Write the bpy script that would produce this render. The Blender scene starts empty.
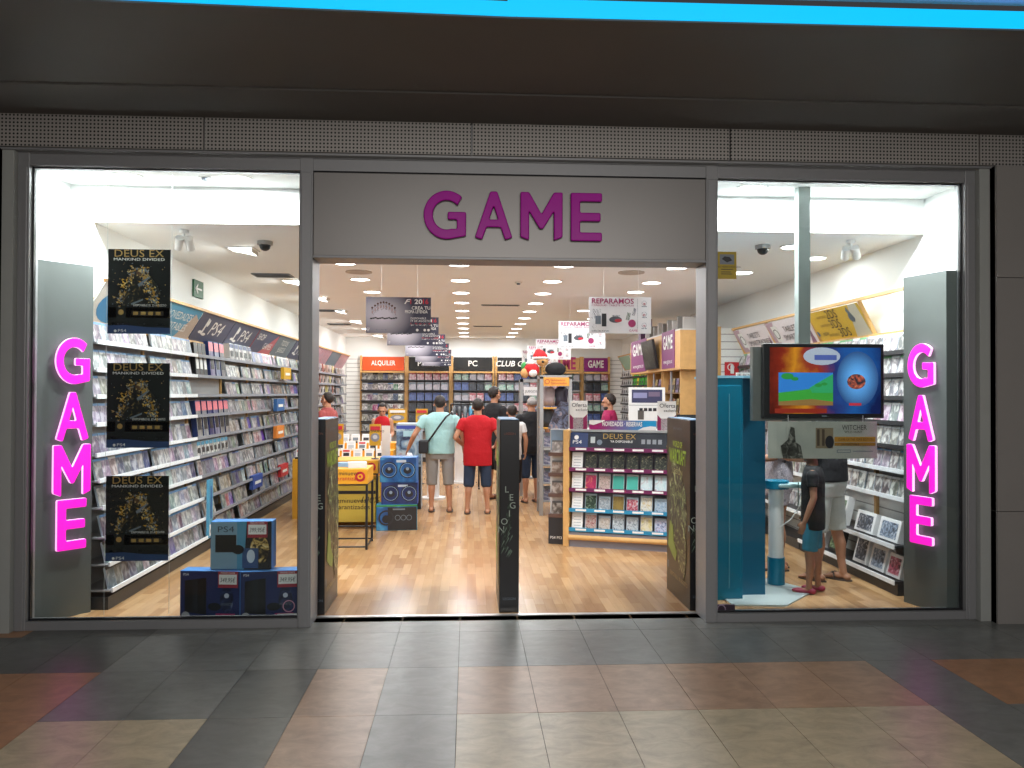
import bpy, bmesh, math, random
from math import sin, cos, pi, radians, atan, sqrt
from mathutils import Vector, Matrix, Euler
random.seed(7)
S = bpy.context.scene
NTH = 'first second third fourth fifth sixth seventh eighth ninth tenth'.split()
COL = S.collection
# ------------------------------------------------------------------ camera
cam = bpy.data.cameras.new('camera'); co = bpy.data.objects.new('camera', cam); COL.objects.link(co)
TH, PH, RO = atan(44/800), atan(9/800), .0035
fw = Vector((sin(TH)*cos(PH), cos(TH)*cos(PH), sin(PH)))
r0 = Vector((cos(TH), -sin(TH), 0)); u0 = r0.cross(fw)
rr = r0*cos(RO)+u0*sin(RO); uu = -r0*sin(RO)+u0*cos(RO)
mw = Matrix((rr, uu, -fw)).transposed().to_4x4(); mw.translation = (0, 0, 1.7)
co.matrix_world = mw
cam.sensor_width = 36; cam.lens = 36*800/1024; cam.clip_start = .05; cam.clip_end = 200
S.camera = co
# ------------------------------------------------------------------ world, exposure, large lights
S.view_settings.view_transform = 'Standard'; S.view_settings.look = 'None'
S.view_settings.exposure = 0; S.view_settings.gamma = 1
w = bpy.data.worlds.new('world'); S.world = w; w.use_nodes = True
w.node_tree.nodes['Background'].inputs[0].default_value = (.95, .93, 1, 1)
w.node_tree.nodes['Background'].inputs[1].default_value = .045
def area(name, loc, size, power, color=(1, 1, 1), rot=(0, 0, 0), sy=None, shape=None, spread=None, parent=None):
    l = bpy.data.lights.new(name, 'AREA'); l.energy = power; l.color = color; l.size = size
    if sy: l.shape = 'RECTANGLE'; l.size_y = sy
    if shape: l.shape = shape
    if spread: l.spread = spread
    o = bpy.data.objects.new(name, l); COL.objects.link(o); o.location = loc; o.rotation_euler = rot
    if parent: o.parent = parent
    return o
MALL = 250; LAMP = 12.5; WASH = 70
area('mall_fill_light', (0.8, -3.2, 3.3), 5, MALL, (1, .97, .94), rot=(radians(62), 0, 0), sy=2.2)  # unseen frontal fill added behind the camera to brighten frame and fascia
area('mall_fill_light', (0.4, 2.4, 3.55), 4, MALL*.15, (1, .95, .9), sy=1.2)  # weaker unseen fill from above, added for the mall side
# ------------------------------------------------------------------ materials
MATS = {}
def nt(name):
    m = bpy.data.materials.new(name); m.use_nodes = True
    return m, m.node_tree.nodes, m.node_tree.links, m.node_tree.nodes['Principled BSDF']
def mat(name, col, rough=.5, metal=0, var=.06, scale=8, bump=0, emit=0, ecol=None, spec=.5, coat=0):
    if name in MATS: return MATS[name]
    m, N, L, b = nt(name)
    b.inputs['Roughness'].default_value = rough; b.inputs['Metallic'].default_value = metal
    b.inputs['Specular IOR Level'].default_value = spec; b.inputs['Coat Weight'].default_value = coat
    tc = N.new('ShaderNodeTexCoord'); no = N.new('ShaderNodeTexNoise'); no.inputs['Scale'].default_value = scale
    no.inputs['Detail'].default_value = 4; L.new(tc.outputs['Object'], no.inputs['Vector'])
    mx = N.new('ShaderNodeMixRGB'); c = Vector(col[:3])
    mx.inputs[1].default_value = (*[max(0, v*(1-var)) for v in c], 1); mx.inputs[2].default_value = (*[min(1, v*(1+var)) for v in c], 1)
    L.new(no.outputs['Fac'], mx.inputs[0]); L.new(mx.outputs[0], b.inputs['Base Color'])
    if bump:
        bp = N.new('ShaderNodeBump'); bp.inputs['Strength'].default_value = bump; bp.inputs['Distance'].default_value = .02
        L.new(no.outputs['Fac'], bp.inputs['Height']); L.new(bp.outputs[0], b.inputs['Normal'])
    if emit:
        b.inputs['Emission Color'].default_value = (*(ecol or col)[:3], 1); b.inputs['Emission Strength'].default_value = emit
    MATS[name] = m; return m
def h(s):  # sRGB hex to linear
    v = [int(s[i:i+2], 16)/255 for i in (0, 2, 4)]
    return tuple((c/12.92 if c <= .04045 else ((c+.055)/1.055)**2.4) for c in v)
def flat(hx, rough=.5, **k): return mat('paint_'+hx+('' if not k else '_'+'_'.join(sorted(k))+str(sum(map(float,k.values())))), h(hx), rough, **k)
ALU = mat('brushed_aluminium', (.255, .255, .26), .42, .3, .04, 30)
ALUD = mat('sign_box_aluminium', (.235, .222, .212), .38, .3, .03, 3)
MWALL = mat('mall_wall_panel', (.23, .215, .20), .5, 0, .05, 4)
MCEIL = mat('mall_soffit', (.10, .092, .085), .7, 0, .08, 2)
WHITE = mat('white_wall_paint', (.84, .85, .84), .6, 0, .02, 3)
CEIL = mat('shop_ceiling_paint', (.90, .93, .95), .7, 0, .02, 3)
WOOD = mat('beech_wood', (.62, .36, .13), .45, 0, .18, 12)
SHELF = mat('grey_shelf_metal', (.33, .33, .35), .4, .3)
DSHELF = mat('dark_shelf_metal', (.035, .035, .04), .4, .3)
PANEL = mat('shelf_back_panel', (.40, .38, .38), .6)
BLK = mat('black_plastic', (.012, .012, .014), .35)
WHT = mat('white_plastic', (.8, .8, .8), .4)
PILLAR = mat('pillar_grey_metal', (.125, .138, .132), .45, .3, .03, 3)
STRIP = mat('price_strip', (.82, .85, .9), .4)
def noise_art(name, cols, scale=4, dist=1.0, rough=.35, emit=0, coord='Object', det=6, contrast=None):
    """procedural printed artwork: noise through a colour ramp"""
    if name in MATS: return MATS[name]
    m, N, L, b = nt(name); b.inputs['Roughness'].default_value = rough
    tc = N.new('ShaderNodeTexCoord'); no = N.new('ShaderNodeTexNoise'); no.inputs['Scale'].default_value = scale
    no.inputs['Distortion'].default_value = dist; no.inputs['Detail'].default_value = det
    L.new(tc.outputs[coord], no.inputs['Vector'])
    cr = N.new('ShaderNodeValToRGB'); e = cr.color_ramp.elements
    lo, hi = contrast or (.32, .68)
    n = len(cols)
    for i, c in enumerate(cols):
        p = lo+(hi-lo)*i/(n-1)
        if i == 0: e[0].position = p; el = e[0]
        elif i == n-1: e[-1].position = p; el = e[-1]
        else: el = e.new(p)
        el.color = (*c, 1)
    L.new(no.outputs['Fac'], cr.inputs[0]); L.new(cr.outputs[0], b.inputs['Base Color'])
    if emit: L.new(cr.outputs[0], b.inputs['Emission Color']); b.inputs['Emission Strength'].default_value = emit
    MATS[name] = m; return m
def cover_mat(name, band, sat=.45, val=.55, hue=None, hspan=1.0, white=.35, bandh=.88):
    """printed cover, different on every case: random per object and per mesh island"""
    if name in MATS: return MATS[name]
    m, N, L, b = nt(name); b.inputs['Roughness'].default_value = .3
    oi = N.new('ShaderNodeObjectInfo'); ge = N.new('ShaderNodeNewGeometry'); uv = N.new('ShaderNodeTexCoord')
    ad = N.new('ShaderNodeMath'); ad.operation = 'ADD'
    L.new(oi.outputs['Random'], ad.inputs[0]); L.new(ge.outputs['Random Per Island'], ad.inputs[1])
    wn = N.new('ShaderNodeTexWhiteNoise'); wn.noise_dimensions = '1D'; L.new(ad.outputs[0], wn.inputs['W'])
    sp = N.new('ShaderNodeSeparateColor'); L.new(wn.outputs['Color'], sp.inputs[0])
    hm = N.new('ShaderNodeMath'); hm.operation = 'MULTIPLY_ADD'; hm.inputs[1].default_value = hspan; hm.inputs[2].default_value = hue or 0
    L.new(sp.outputs[0], hm.inputs[0])
    hs = N.new('ShaderNodeCombineColor'); hs.mode = 'HSV'; L.new(hm.outputs[0], hs.inputs[0])
    sm = N.new('ShaderNodeMath'); sm.operation = 'MULTIPLY'; sm.inputs[1].default_value = sat*2; L.new(sp.outputs[1], sm.inputs[0]); L.new(sm.outputs[0], hs.inputs[1])
    vm = N.new('ShaderNodeMath'); vm.operation = 'MULTIPLY_ADD'; vm.inputs[1].default_value = val; vm.inputs[2].default_value = val*.35
    L.new(sp.outputs[2], vm.inputs[0]); L.new(vm.outputs[0], hs.inputs[2])
    no = N.new('ShaderNodeTexNoise'); no.noise_dimensions = '4D'; no.inputs['Scale'].default_value = 2.4; no.inputs['Detail'].default_value = 2; no.inputs['Distortion'].default_value = .6
    L.new(uv.outputs['UV'], no.inputs['Vector'])
    wm = N.new('ShaderNodeMath'); wm.operation = 'MULTIPLY'; wm.inputs[1].default_value = 90; L.new(ad.outputs[0], wm.inputs[0]); L.new(wm.outputs[0], no.inputs['W'])
    cr = N.new('ShaderNodeValToRGB'); e = cr.color_ramp.elements
    e[0].position = .40; e[0].color = (.01, .01, .02, 1); e[1].position = .60; e[1].color = (.72, .72, .70, 1)
    x = e.new(.50); x.color = (.25, .22, .22, 1)
    L.new(no.outputs['Fac'], cr.inputs[0])
    mx = N.new('ShaderNodeMixRGB'); mx.inputs[0].default_value = 1-white; L.new(cr.outputs[0], mx.inputs[1]); L.new(hs.outputs[0], mx.inputs[2])
    s2 = N.new('ShaderNodeSeparateXYZ'); L.new(uv.outputs['UV'], s2.inputs[0])
    gt = N.new('ShaderNodeMath'); gt.operation = 'GREATER_THAN'; gt.inputs[1].default_value = bandh; L.new(s2.outputs['Y'], gt.inputs[0])
    m2 = N.new('ShaderNodeMixRGB'); L.new(gt.outputs[0], m2.inputs[0]); L.new(mx.outputs[0], m2.inputs[1]); m2.inputs[2].default_value = (*band, 1)
    L.new(m2.outputs[0], b.inputs['Base Color'])
    MATS[name] = m; return m
def stripes(name, c1, c2, freq, axis=2, duty=.12, rough=.5):
    if name in MATS: return MATS[name]
    m, N, L, b = nt(name); b.inputs['Roughness'].default_value = rough
    tc = N.new('ShaderNodeTexCoord'); sp = N.new('ShaderNodeSeparateXYZ'); L.new(tc.outputs['Object'], sp.inputs[0])
    mu = N.new('ShaderNodeMath'); mu.operation = 'MULTIPLY'; mu.inputs[1].default_value = freq; L.new(sp.outputs[axis], mu.inputs[0])
    fr = N.new('ShaderNodeMath'); fr.operation = 'FRACT'; L.new(mu.outputs[0], fr.inputs[0])
    lt = N.new('ShaderNodeMath'); lt.operation = 'LESS_THAN'; lt.inputs[1].default_value = duty; L.new(fr.outputs[0], lt.inputs[0])
    mx = N.new('ShaderNodeMixRGB'); mx.inputs[1].default_value = (*c1, 1); mx.inputs[2].default_value = (*c2, 1); L.new(lt.outputs[0], mx.inputs[0]); L.new(mx.outputs[0], b.inputs['Base Color'])
    MATS[name] = m; return m
SLAT = stripes('white_slatwall', (.8, .81, .8), (.3, .3, .3), 9.5)
def glass_mat():
    m, N, L, b = nt('window_glass'); N.remove(b); out = N['Material Output']
    t = N.new('ShaderNodeBsdfTransparent'); t.inputs[0].default_value = (.93, .96, .95, 1)
    g = N.new('ShaderNodeBsdfGlossy'); g.inputs['Roughness'].default_value = .01
    fr = N.new('ShaderNodeFresnel'); fr.inputs[0].default_value = 1.45
    mx = N.new('ShaderNodeMixShader'); L.new(fr.outputs[0], mx.inputs[0]); L.new(t.outputs[0], mx.inputs[1]); L.new(g.outputs[0], mx.inputs[2]); L.new(mx.outputs[0], out.inputs[0])
    return m
GLASS = glass_mat()
def wood_floor():
    m, N, L, b = nt('laminate_floor'); b.inputs['Roughness'].default_value = .24; b.inputs['Specular IOR Level'].default_value = .5
    tc = N.new('ShaderNodeTexCoord'); mp = N.new('ShaderNodeMapping'); mp.inputs['Rotation'].default_value = (0, 0, pi/2)
    L.new(tc.outputs['Object'], mp.inputs[0])
    def brick(c1, c2, off, wd, hh):
        k = N.new('ShaderNodeTexBrick'); k.offset = off; k.inputs['Color1'].default_value = (*c1, 1); k.inputs['Color2'].default_value = (*c2, 1)
        k.inputs['Scale'].default_value = 1; k.inputs['Mortar Size'].default_value = .0008; k.inputs['Mortar'].default_value = (.28, .14, .05, 1)
        k.inputs['Brick Width'].default_value = wd; k.inputs['Row Height'].default_value = hh; L.new(mp.outputs[0], k.inputs['Vector']); return k
    k1 = brick((.52, .325, .165), (.36, .195, .085), .37, .46, .078)
    no = N.new('ShaderNodeTexNoise'); no.inputs['Scale'].default_value = 1.5; no.inputs['Detail'].default_value = 5
    m2 = N.new('ShaderNodeMapping'); m2.inputs['Scale'].default_value = (14, 1.6, 1); L.new(tc.outputs['Object'], m2.inputs[0]); L.new(m2.outputs[0], no.inputs[0])
    mx = N.new('ShaderNodeMixRGB'); mx.blend_type = 'OVERLAY'; mx.inputs[0].default_value = .35; L.new(k1.outputs[0], mx.inputs[1]); L.new(no.outputs['Color'], mx.inputs[2])
    bw = N.new('ShaderNodeRGBToBW'); L.new(no.outputs['Color'], bw.inputs[0]); L.new(bw.outputs[0], mx.inputs[2])
    L.new(mx.outputs[0], b.inputs['Base Color']); return m
def tile(name, col):
    m, N, L, b = nt(name); b.inputs['Roughness'].default_value = .33
    tc = N.new('ShaderNodeTexCoord'); mp = N.new('ShaderNodeMapping'); mp.inputs['Scale'].default_value = (3, 5, 1); L.new(tc.outputs['Object'], mp.inputs[0])
    no = N.new('ShaderNodeTexNoise'); no.inputs['Scale'].default_value = 2.2; no.inputs['Detail'].default_value = 12; no.inputs['Roughness'].default_value = .68; no.inputs['Distortion'].default_value = .7; L.new(mp.outputs[0], no.inputs[0])
    cr = N.new('ShaderNodeValToRGB'); e = cr.color_ramp.elements; e[0].position = .3; e[1].position = .72
    e[0].color = (*[c*.72 for c in col], 1); e[1].color = (*[min(1, c*1.25) for c in col], 1)
    L.new(no.outputs['Fac'], cr.inputs[0]); L.new(cr.outputs[0], b.inputs['Base Color'])
    bp = N.new('ShaderNodeBump'); bp.inputs['Strength'].default_value = .06; L.new(no.outputs['Fac'], bp.inputs['Height']); L.new(bp.outputs[0], b.inputs['Normal'])
    return m
# ------------------------------------------------------------------ mesh builder
class MB:
    def __init__(s): s.v = []; s.f = []; s.m = []; s.uv = []; s.mats = []
    def mi(s, m):
        if m not in s.mats: s.mats.append(m)
        return s.mats.index(m)
    def face(s, idx, m, uvs=None): s.f.append(tuple(idx)); s.m.append(s.mi(m)); s.uv.append(uvs or [(0, 0)]*len(idx))
    def box(s, x0, x1, y0, y1, z0, z1, m, M=None, mf=None):
        """mf: material for the -Y face"""
        b = len(s.v)
        for x in (x0, x1):
            for y in (y0, y1):
                for z in (z0, z1):
                    p = Vector((x, y, z)); s.v.append(M @ p if M else p)
        for n, (q, uvs) in enumerate((((0, 4, 5, 1), [(0, 0), (1, 0), (1, 1), (0, 1)]), ((6, 2, 3, 7), [(0, 0), (1, 0), (1, 1), (0, 1)]), ((2, 0, 1, 3), [(0, 0), (.12, 0), (.12, 1), (0, 1)]),
            ((4, 6, 7, 5), [(.88, 0), (1, 0), (1, 1), (.88, 1)]), ((1, 5, 7, 3), [(0, .97), (1, .97), (1, 1), (0, 1)]), ((0, 2, 6, 4), [(0, 0), (0, .03), (1, .03), (1, 0)]))):
            s.face([b+i for i in q], mf if (mf and n == 0) else m, uvs)
        return s
    def prism(s, pts, z0, z1, m, M=None):
        n = len(pts); b = len(s.v)
        for z in (z0, z1):
            for x, y in pts: p = Vector((x, y, z)); s.v.append(M @ p if M else p)
        s.face([b+n-1-i for i in range(n)], m); s.face([b+n+i for i in range(n)], m)
        for i in range(n): j = (i+1) % n; s.face([b+i, b+j, b+n+j, b+n+i], m)
        return s
    def rect(s, u0, v0, u1, v1, m, w=.002, th=.001):   # thin printed patch on a panel that faces -Y
        return s.box(u0, u1, -w-th, -w, v0, v1, m)
    def quad(s, pts, m):
        b = len(s.v); s.v += [Vector(p) for p in pts]; s.face(range(b, b+len(pts)), m, [(0, 0), (1, 0), (1, 1), (0, 1)] if len(pts) == 4 else None); return s
    def poly(s, pts, m, w=.002, th=.001):
        M = Matrix.Rotation(pi/2, 4, 'X')       # (x,y,z)->(x,-z,y)
        return s.prism(pts, w, w+th, m, M)
    def disc(s, u, v, r, m, w=.002, ry=None, n=20, th=.001):
        ry = ry or r
        return s.poly([(u+r*cos(2*pi*i/n), v+ry*sin(2*pi*i/n)) for i in range(n)], m, w, th)
    def ring(s, u, v, r, t, m, w=.002, n=24):
        for i in range(n):
            a, c = 2*pi*i/n, 2*pi*(i+1)/n
            s.poly([(u+r*cos(a), v+r*sin(a)), (u+r*cos(c), v+r*sin(c)), (u+(r-t)*cos(c), v+(r-t)*sin(c)), (u+(r-t)*cos(a), v+(r-t)*sin(a))], m, w)
        return s
    def cyl(s, p0, p1, r0, m, r1=None, n=14, caps=True):
        r1 = r0 if r1 is None else r1; p0, p1 = Vector(p0), Vector(p1); d = (p1-p0).normalized()
        a = d.orthogonal().normalized(); c = d.cross(a); b = len(s.v)
        for p, r in ((p0, r0), (p1, r1)):
            for i in range(n): t = 2*pi*i/n; s.v.append(p+a*r*cos(t)+c*r*sin(t))
        for i in range(n): j = (i+1) % n; s.face([b+i, b+j, b+n+j, b+n+i], m)
        if caps: s.face([b+n-1-i for i in range(n)], m); s.face([b+n+i for i in range(n)], m)
        return s
    def tube(s, pts, r, m, n=8):
        for a, c in zip(pts, pts[1:]): s.cyl(a, c, r, m, n=n)
        return s
    def ell(s, c, r, m, R=None, nu=14, nv=9):
        b = len(s.v); c = Vector(c)
        for j in range(nv+1):
            th = pi*j/nv
            for i in range(nu):
                ph = 2*pi*i/nu; p = Vector((r[0]*sin(th)*cos(ph), r[1]*sin(th)*sin(ph), r[2]*cos(th)))
                s.v.append(c+(R @ p if R else p))
        for j in range(nv):
            for i in range(nu): k = (i+1) % nu; s.face([b+j*nu+i, b+(j+1)*nu+i, b+(j+1)*nu+k, b+j*nu+k], m)
        return s
    def loft(s, rings, m, n=16):
        """rings: (centre, rx, ry, axis_x, axis_y)"""
        b = len(s.v)
        for c, rx, ry, ax, ay in rings:
            for i in range(n): t = 2*pi*i/n; s.v.append(Vector(c)+Vector(ax)*rx*cos(t)+Vector(ay)*ry*sin(t))
        K = len(rings)
        for k in range(K-1):
            for i in range(n): j = (i+1) % n; s.face([b+k*n+i, b+k*n+j, b+(k+1)*n+j, b+(k+1)*n+i], m)
        s.face([b+n-1-i for i in range(n)], m); s.face([b+(K-1)*n+i for i in range(n)], m)
        return s
    def text(s, t, u, v, size, m, w=.002, align='L', width=None, bold=.0, th=.001, shear=0, sx=1):
        vs, fs, x0, x1 = text_mesh(t, bold, shear)
        k = size; kx = size*sx
        if width: kx = width/max(1e-6, (x1-x0))
        off = {'L': -x0*kx, 'C': -(x0+x1)/2*kx, 'R': -x1*kx}[align]
        b = len(s.v)
        for x, y in vs: s.v.append(Vector((u+off+x*kx, -w-th, v+y*k)))
        for q in fs: s.face([b+i for i in q], m)
        return s
    def build(s, name, parent=None, loc=(0, 0, 0), rot=(0, 0, 0), smooth=False, bevel=0):
        me = bpy.data.meshes.new(name); me.from_pydata([tuple(v) for v in s.v], [], s.f)
        for m in s.mats: me.materials.append(m)
        me.polygons.foreach_set('material_index', s.m)
        ul = me.uv_layers.new(name='UVMap')
        flatuv = [c for fuv in s.uv for p in fuv for c in p]
        if len(flatuv) == 2*len(me.loops): ul.data.foreach_set('uv', flatuv)
        if smooth: me.polygons.foreach_set('use_smooth', [True]*len(me.polygons))
        me.update()
        o = bpy.data.objects.new(name, me); COL.objects.link(o); o.location = loc; o.rotation_euler = rot
        if parent: o.parent = parent
        if bevel:
            bv = o.modifiers.new('bevel', 'BEVEL'); bv.width = bevel; bv.segments = 2; bv.limit_method = 'ANGLE'
        return o
TC = {}
def text_mesh(t, bold=0, shear=0):
    key = (t, bold, shear)
    if key in TC: return TC[key]
    cu = bpy.data.curves.new('t', 'FONT'); cu.body = t; cu.size = 1.4; cu.offset = bold; cu.shear = shear; cu.resolution_u = 3; cu.space_character = 1.02
    o = bpy.data.objects.new('t', cu); COL.objects.link(o)
    me = bpy.data.meshes.new_from_object(o.evaluated_get(bpy.context.evaluated_depsgraph_get()))
    vs = [(v.co.x, v.co.y) for v in me.vertices]; fs = [tuple(p.vertices) for p in me.polygons]
    xs = [v[0] for v in vs] or [0, 1]
    bpy.data.objects.remove(o); bpy.data.curves.remove(cu); bpy.data.meshes.remove(me)
    TC[key] = (vs, fs, min(xs), max(xs)); return TC[key]
def tag(o, label=None, cat=None, group=None, kind=None):
    if label: o['label'] = label
    if cat: o['category'] = cat
    if group: o['group'] = group
    if kind: o['kind'] = kind
    return o
def empty(name, loc, rz=0, label=None, cat=None, group=None):
    o = bpy.data.objects.new(name, None); COL.objects.link(o); o.location = loc; o.rotation_euler = (0, 0, rz); o.empty_display_size = .1
    return tag(o, label, cat, group)
def struct(name, mb, **k): return tag(mb.build(name, **k), kind='structure')
def copy_tree(o, parent=None):
    c = o.copy(); COL.objects.link(c); c.parent = parent
    for ch in list(o.children):
        if ch.type != 'LIGHT': copy_tree(ch, c)
    return c
RZL, RZR = pi/2, -pi/2      # a panel facing -Y turned to face +X (left wall) / -X (right wall)
XL, XR, YB, ZC = -3.05, 3.92, 20.2, 3.08
# ------------------------------------------------------------------ setting: mall side
MW, MD = .4315, .73
TG, TS, TB, TO, TDK = [tile(*a) for a in (('tile_grey', (.15, .155, .145)), ('tile_salmon', (.36, .225, .14)), ('tile_beige', (.40, .33, .215)), ('tile_orange', (.33, .17, .085)), ('tile_dark', (.09, .092, .086)))]
mb = MB(); mb.box(-7, 8, -4, 6.13, -.1, -.004, mat('grout', (.05, .045, .04), .9))
for j in range(-10, 4):
    y0 = 4.262+(j)*MD; y1 = min(y0+MD, 6.13)
    for i in range(-15, 17):
        x0 = -.052+i*MW
        if j >= 1: m = TG if not (i < -5) else (TDK if (i+j) % 2 else TO if i < -7 else TDK)
        elif j == 0: m = TO if i <= -6 else TG if i <= -4 else TDK if i == -3 else TS if i == -2 else TG if i == -1 else TS if i <= 5 else TG if i == 6 else TO
        elif j == -1: m = TO if i <= -6 else TB if i <= -4 else TDK if i == -3 else TS if i == -2 else TG if i == -1 else TB if i <= 5 else TG
        else: m = (TB, TS, TG, TB, TG)[(i*3+j*2) % 5]
        if y0 < 6.12: mb.box(x0+.0015, x0+MW-.0015, y0+.0015, y1-.0015, -.01, 0, m)
struct('floor', mb)
# mall walls either side of the shopfront
for sx, x0, x1, nm in ((-1, -7, -3.29, 'wall_left'), (1, 3.93, 8, 'wall_right')):
    mb = MB()
    for z0, z1 in ((0, .83), (.835, 2.57), (2.575, 3.41)): mb.box(x0, x1, 5.74, 6.1, z0, z1, MWALL)
    mb.box(x0, x1, 5.76, 6.1, 0, 3.41, mat('joint_dark', (.05, .05, .05), .8))
    struct(nm, mb)
mb = MB(); mb.box(-3.29, -3.21, 5.82, 6.1, 0, 3.41, flat('9a9c98')); struct('trim_1', mb)
mb = MB(); mb.box(3.85, 3.93, 5.82, 6.1, 0, 3.41, flat('9a9c98')); struct('trim_2', mb)
# perforated fascia
def perf():
    m, N, L, b = nt('perforated_metal'); b.inputs['Roughness'].default_value = .5; b.inputs['Metallic'].default_value = .2
    tc = N.new('ShaderNodeTexCoord'); vm = N.new('ShaderNodeVectorMath'); vm.operation = 'SCALE'; vm.inputs['Scale'].default_value = 38
    L.new(tc.outputs['Object'], vm.inputs[0]); fr = N.new('ShaderNodeVectorMath'); fr.operation = 'FRACTION'; L.new(vm.outputs[0], fr.inputs[0])
    sb = N.new('ShaderNodeVectorMath'); sb.operation = 'SUBTRACT'; sb.inputs[1].default_value = (.5, .5, .5); L.new(fr.outputs[0], sb.inputs[0])
    ml = N.new('ShaderNodeVectorMath'); ml.operation = 'MULTIPLY'; ml.inputs[1].default_value = (1, 0, 1); L.new(sb.outputs[0], ml.inputs[0])
    ln = N.new('ShaderNodeVectorMath'); ln.operation = 'LENGTH'; L.new(ml.outputs[0], ln.inputs[0])
    lt = N.new('ShaderNodeMath'); lt.operation = 'LESS_THAN'; lt.inputs[1].default_value = .27; L.new(ln.outputs['Value'], lt.inputs[0])
    mx = N.new('ShaderNodeMixRGB'); mx.inputs[1].default_value = (.36, .335, .31, 1); mx.inputs[2].default_value = (.008, .008, .008, 1); L.new(lt.outputs[0], mx.inputs[0]); L.new(mx.outputs[0], b.inputs['Base Color'])
    return m
PERF = perf()
mb = MB()
for k in range(-4, 5):
    x0 = .02+k*1.905; mb.box(x0-1.899, x0-.006, 5.79, 5.82, 3.425, 3.655, PERF)
mb.box(-7, 8, 5.82, 6.1, 3.41, 3.66, ALU); mb.box(-7, 8, 5.80, 5.86, 3.405, 3.42, ALU)
struct('trim_3', mb)
# soffits and blue cove
mb = MB()
ed = [(-7.5, 3.92), (-2.0, 4.11), (.2, 4.17), (3.0, 4.14), (8, 4.08)]
mb.prism([(x, y) for x, y in ed]+[(8, 5.21), (-7.5, 5.21)], 3.665, 3.72, MCEIL)
mb.box(-7.5, 8, 5.225, 5.86, 3.655, 3.72, MCEIL); mb.box(-7.5, 8, 4.3, 6.1, 3.73, 3.8, BLK)
struct('ceiling', mb)
LED = mat('blue_led_cove', (0, .02, .05), .5, emit=1.0, ecol=(.0, .60, 1.1))
mb = MB(); e2 = [(x, y-.012) for x, y in ed]
for (xa, ya), (xb, yb) in zip(ed, ed[1:]):
    t = .09 if xa > 0 else .075
    mb.prism([(xa, ya-.012), (xb, yb-.012), (xb, yb+.02), (xa, ya+.02)], 3.675, 3.675+t, LED)
led = mb.build('blue_cove_light'); tag(led, 'long blue glowing light strip along the mall ceiling edge', 'light strip')
for (xa, ya), (xb, yb) in zip(ed[:], ed[1:]):
    o = area('cove_glow', ((xa+xb)/2, (ya+yb)/2-.04, 3.74), abs(xb-xa), 1.4, (.1, .3, 1), rot=(radians(-100), 0, 0), sy=.05); o.parent = led
mb = MB(); mb.prism([(x, y-.0) for x, y in ed]+[(8, 2.0), (-7.5, 2.0)][::1], 3.80, 3.9, mat('mall_upper_ceiling', (.5, .47, .5), .7)); struct('ceiling', mb)
# ------------------------------------------------------------------ shopfront frame, glass, sign box
def frame_post(nm, x0, x1, y1=6.0):
    mb = MB(); mb.box(x0, x1, 5.87, y1, 0, 3.41, ALU); mb.box(x0+.012, x1-.012, 5.862, 5.87, 0, 3.3, ALU); struct(nm, mb, bevel=.004)
frame_post('trim_4', -3.21, -3.13); frame_post('trim_5', 3.77, 3.85)
frame_post('trim_6', -1.225, -1.13, 6.14); frame_post('trim_7', 1.77, 1.86, 6.14)
mb = MB(); mb.box(-3.13, 3.77, 5.88, 6.0, 3.315, 3.41, ALU); mb.box(-3.21, 3.85, 5.865, 5.875, 3.40, 3.42, ALU); struct('trim_8', mb)
mb = MB(); mb.box(-3.13, -1.225, 5.88, 6.0, 0, .06, ALU); mb.box(1.86, 3.77, 5.88, 6.0, 0, .06, ALU); struct('trim_9', mb)
mb = MB(); mb.box(-1.13, 1.77, 6.11, 6.16, -.01, .006, mat('steel_threshold', (.6, .6, .58), .3, .8)); struct('trim_10', mb)
for i, (x0, x1) in enumerate(((-3.13, -1.225), (1.86, 3.77))):
    mb = MB(); mb.box(x0, x1, 5.925, 5.933, .06, 3.315, GLASS); struct('window_%d' % (i+1), mb)
    mb = MB()
    for a, b_, c, d in ((x0, x0+.012, .06, 3.315), (x1-.012, x1, .06, 3.315), (x0, x1, .06, .072), (x0, x1, 3.303, 3.315)): mb.box(a, b_, 5.915, 5.945, c, d, BLK)
    struct('trim_%d' % (11+i), mb)
mb = MB(); mb.box(-1.126, 1.766, 5.865, 6.12, 2.69, 3.30, ALUD); mb.box(-1.128, 1.768, 5.855, 6.13, 2.675, 2.695, ALU); mb.box(-1.13, 1.77, 5.9, 6.12, 3.30, 3.315, BLK)
sign = empty('shop_sign', (0, 5.865, 2.68), 0, 'wide grey sign box over the entrance with four unlit magenta letters', 'sign')
mb.build('sign_box', sign, loc=(0, -5.865, -2.68), bevel=.004)
# glyphs for the four letters
def arc(cx, cy, r, a0, a1, n): return [(cx+r*cos(radians(a0+(a1-a0)*i/n)), cy+r*sin(radians(a0+(a1-a0)*i/n))) for i in range(n+1)]
GL = {
 'G': ([arc(.5, .5, .5, 48, 283, 28)+[(.92, .07), (.92, .565), (.52, .565), (.52, .405), (.72, .405), (.72, .215)]+arc(.5, .5, .30, 290, 40, 24)], .92),
 'A': ([[(.37, 1), (.53, 1), (.88, .05), (.71, 0), (.61, .26), (.29, .26), (.19, 0), (.02, .05)], [(.35, .42), (.55, .42), (.45, .70)]], .9),
 'M': ([[(0, 1), (.2, 1), (.48, .55), (.76, 1), (.96, 1), (.96, .07), (.76, 0), (.76, .6), (.52, .24), (.44, .24), (.2, .6), (.2, 0), (0, .07)]], .96),
 'E': ([[(0, 0), (0, 1), (.66, 1), (.66, .82), (.2, .82), (.2, .59), (.63, .59), (.63, .41), (.2, .41), (.2, .18), (.66, .18), (.66, 0)]], .66)}
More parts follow.
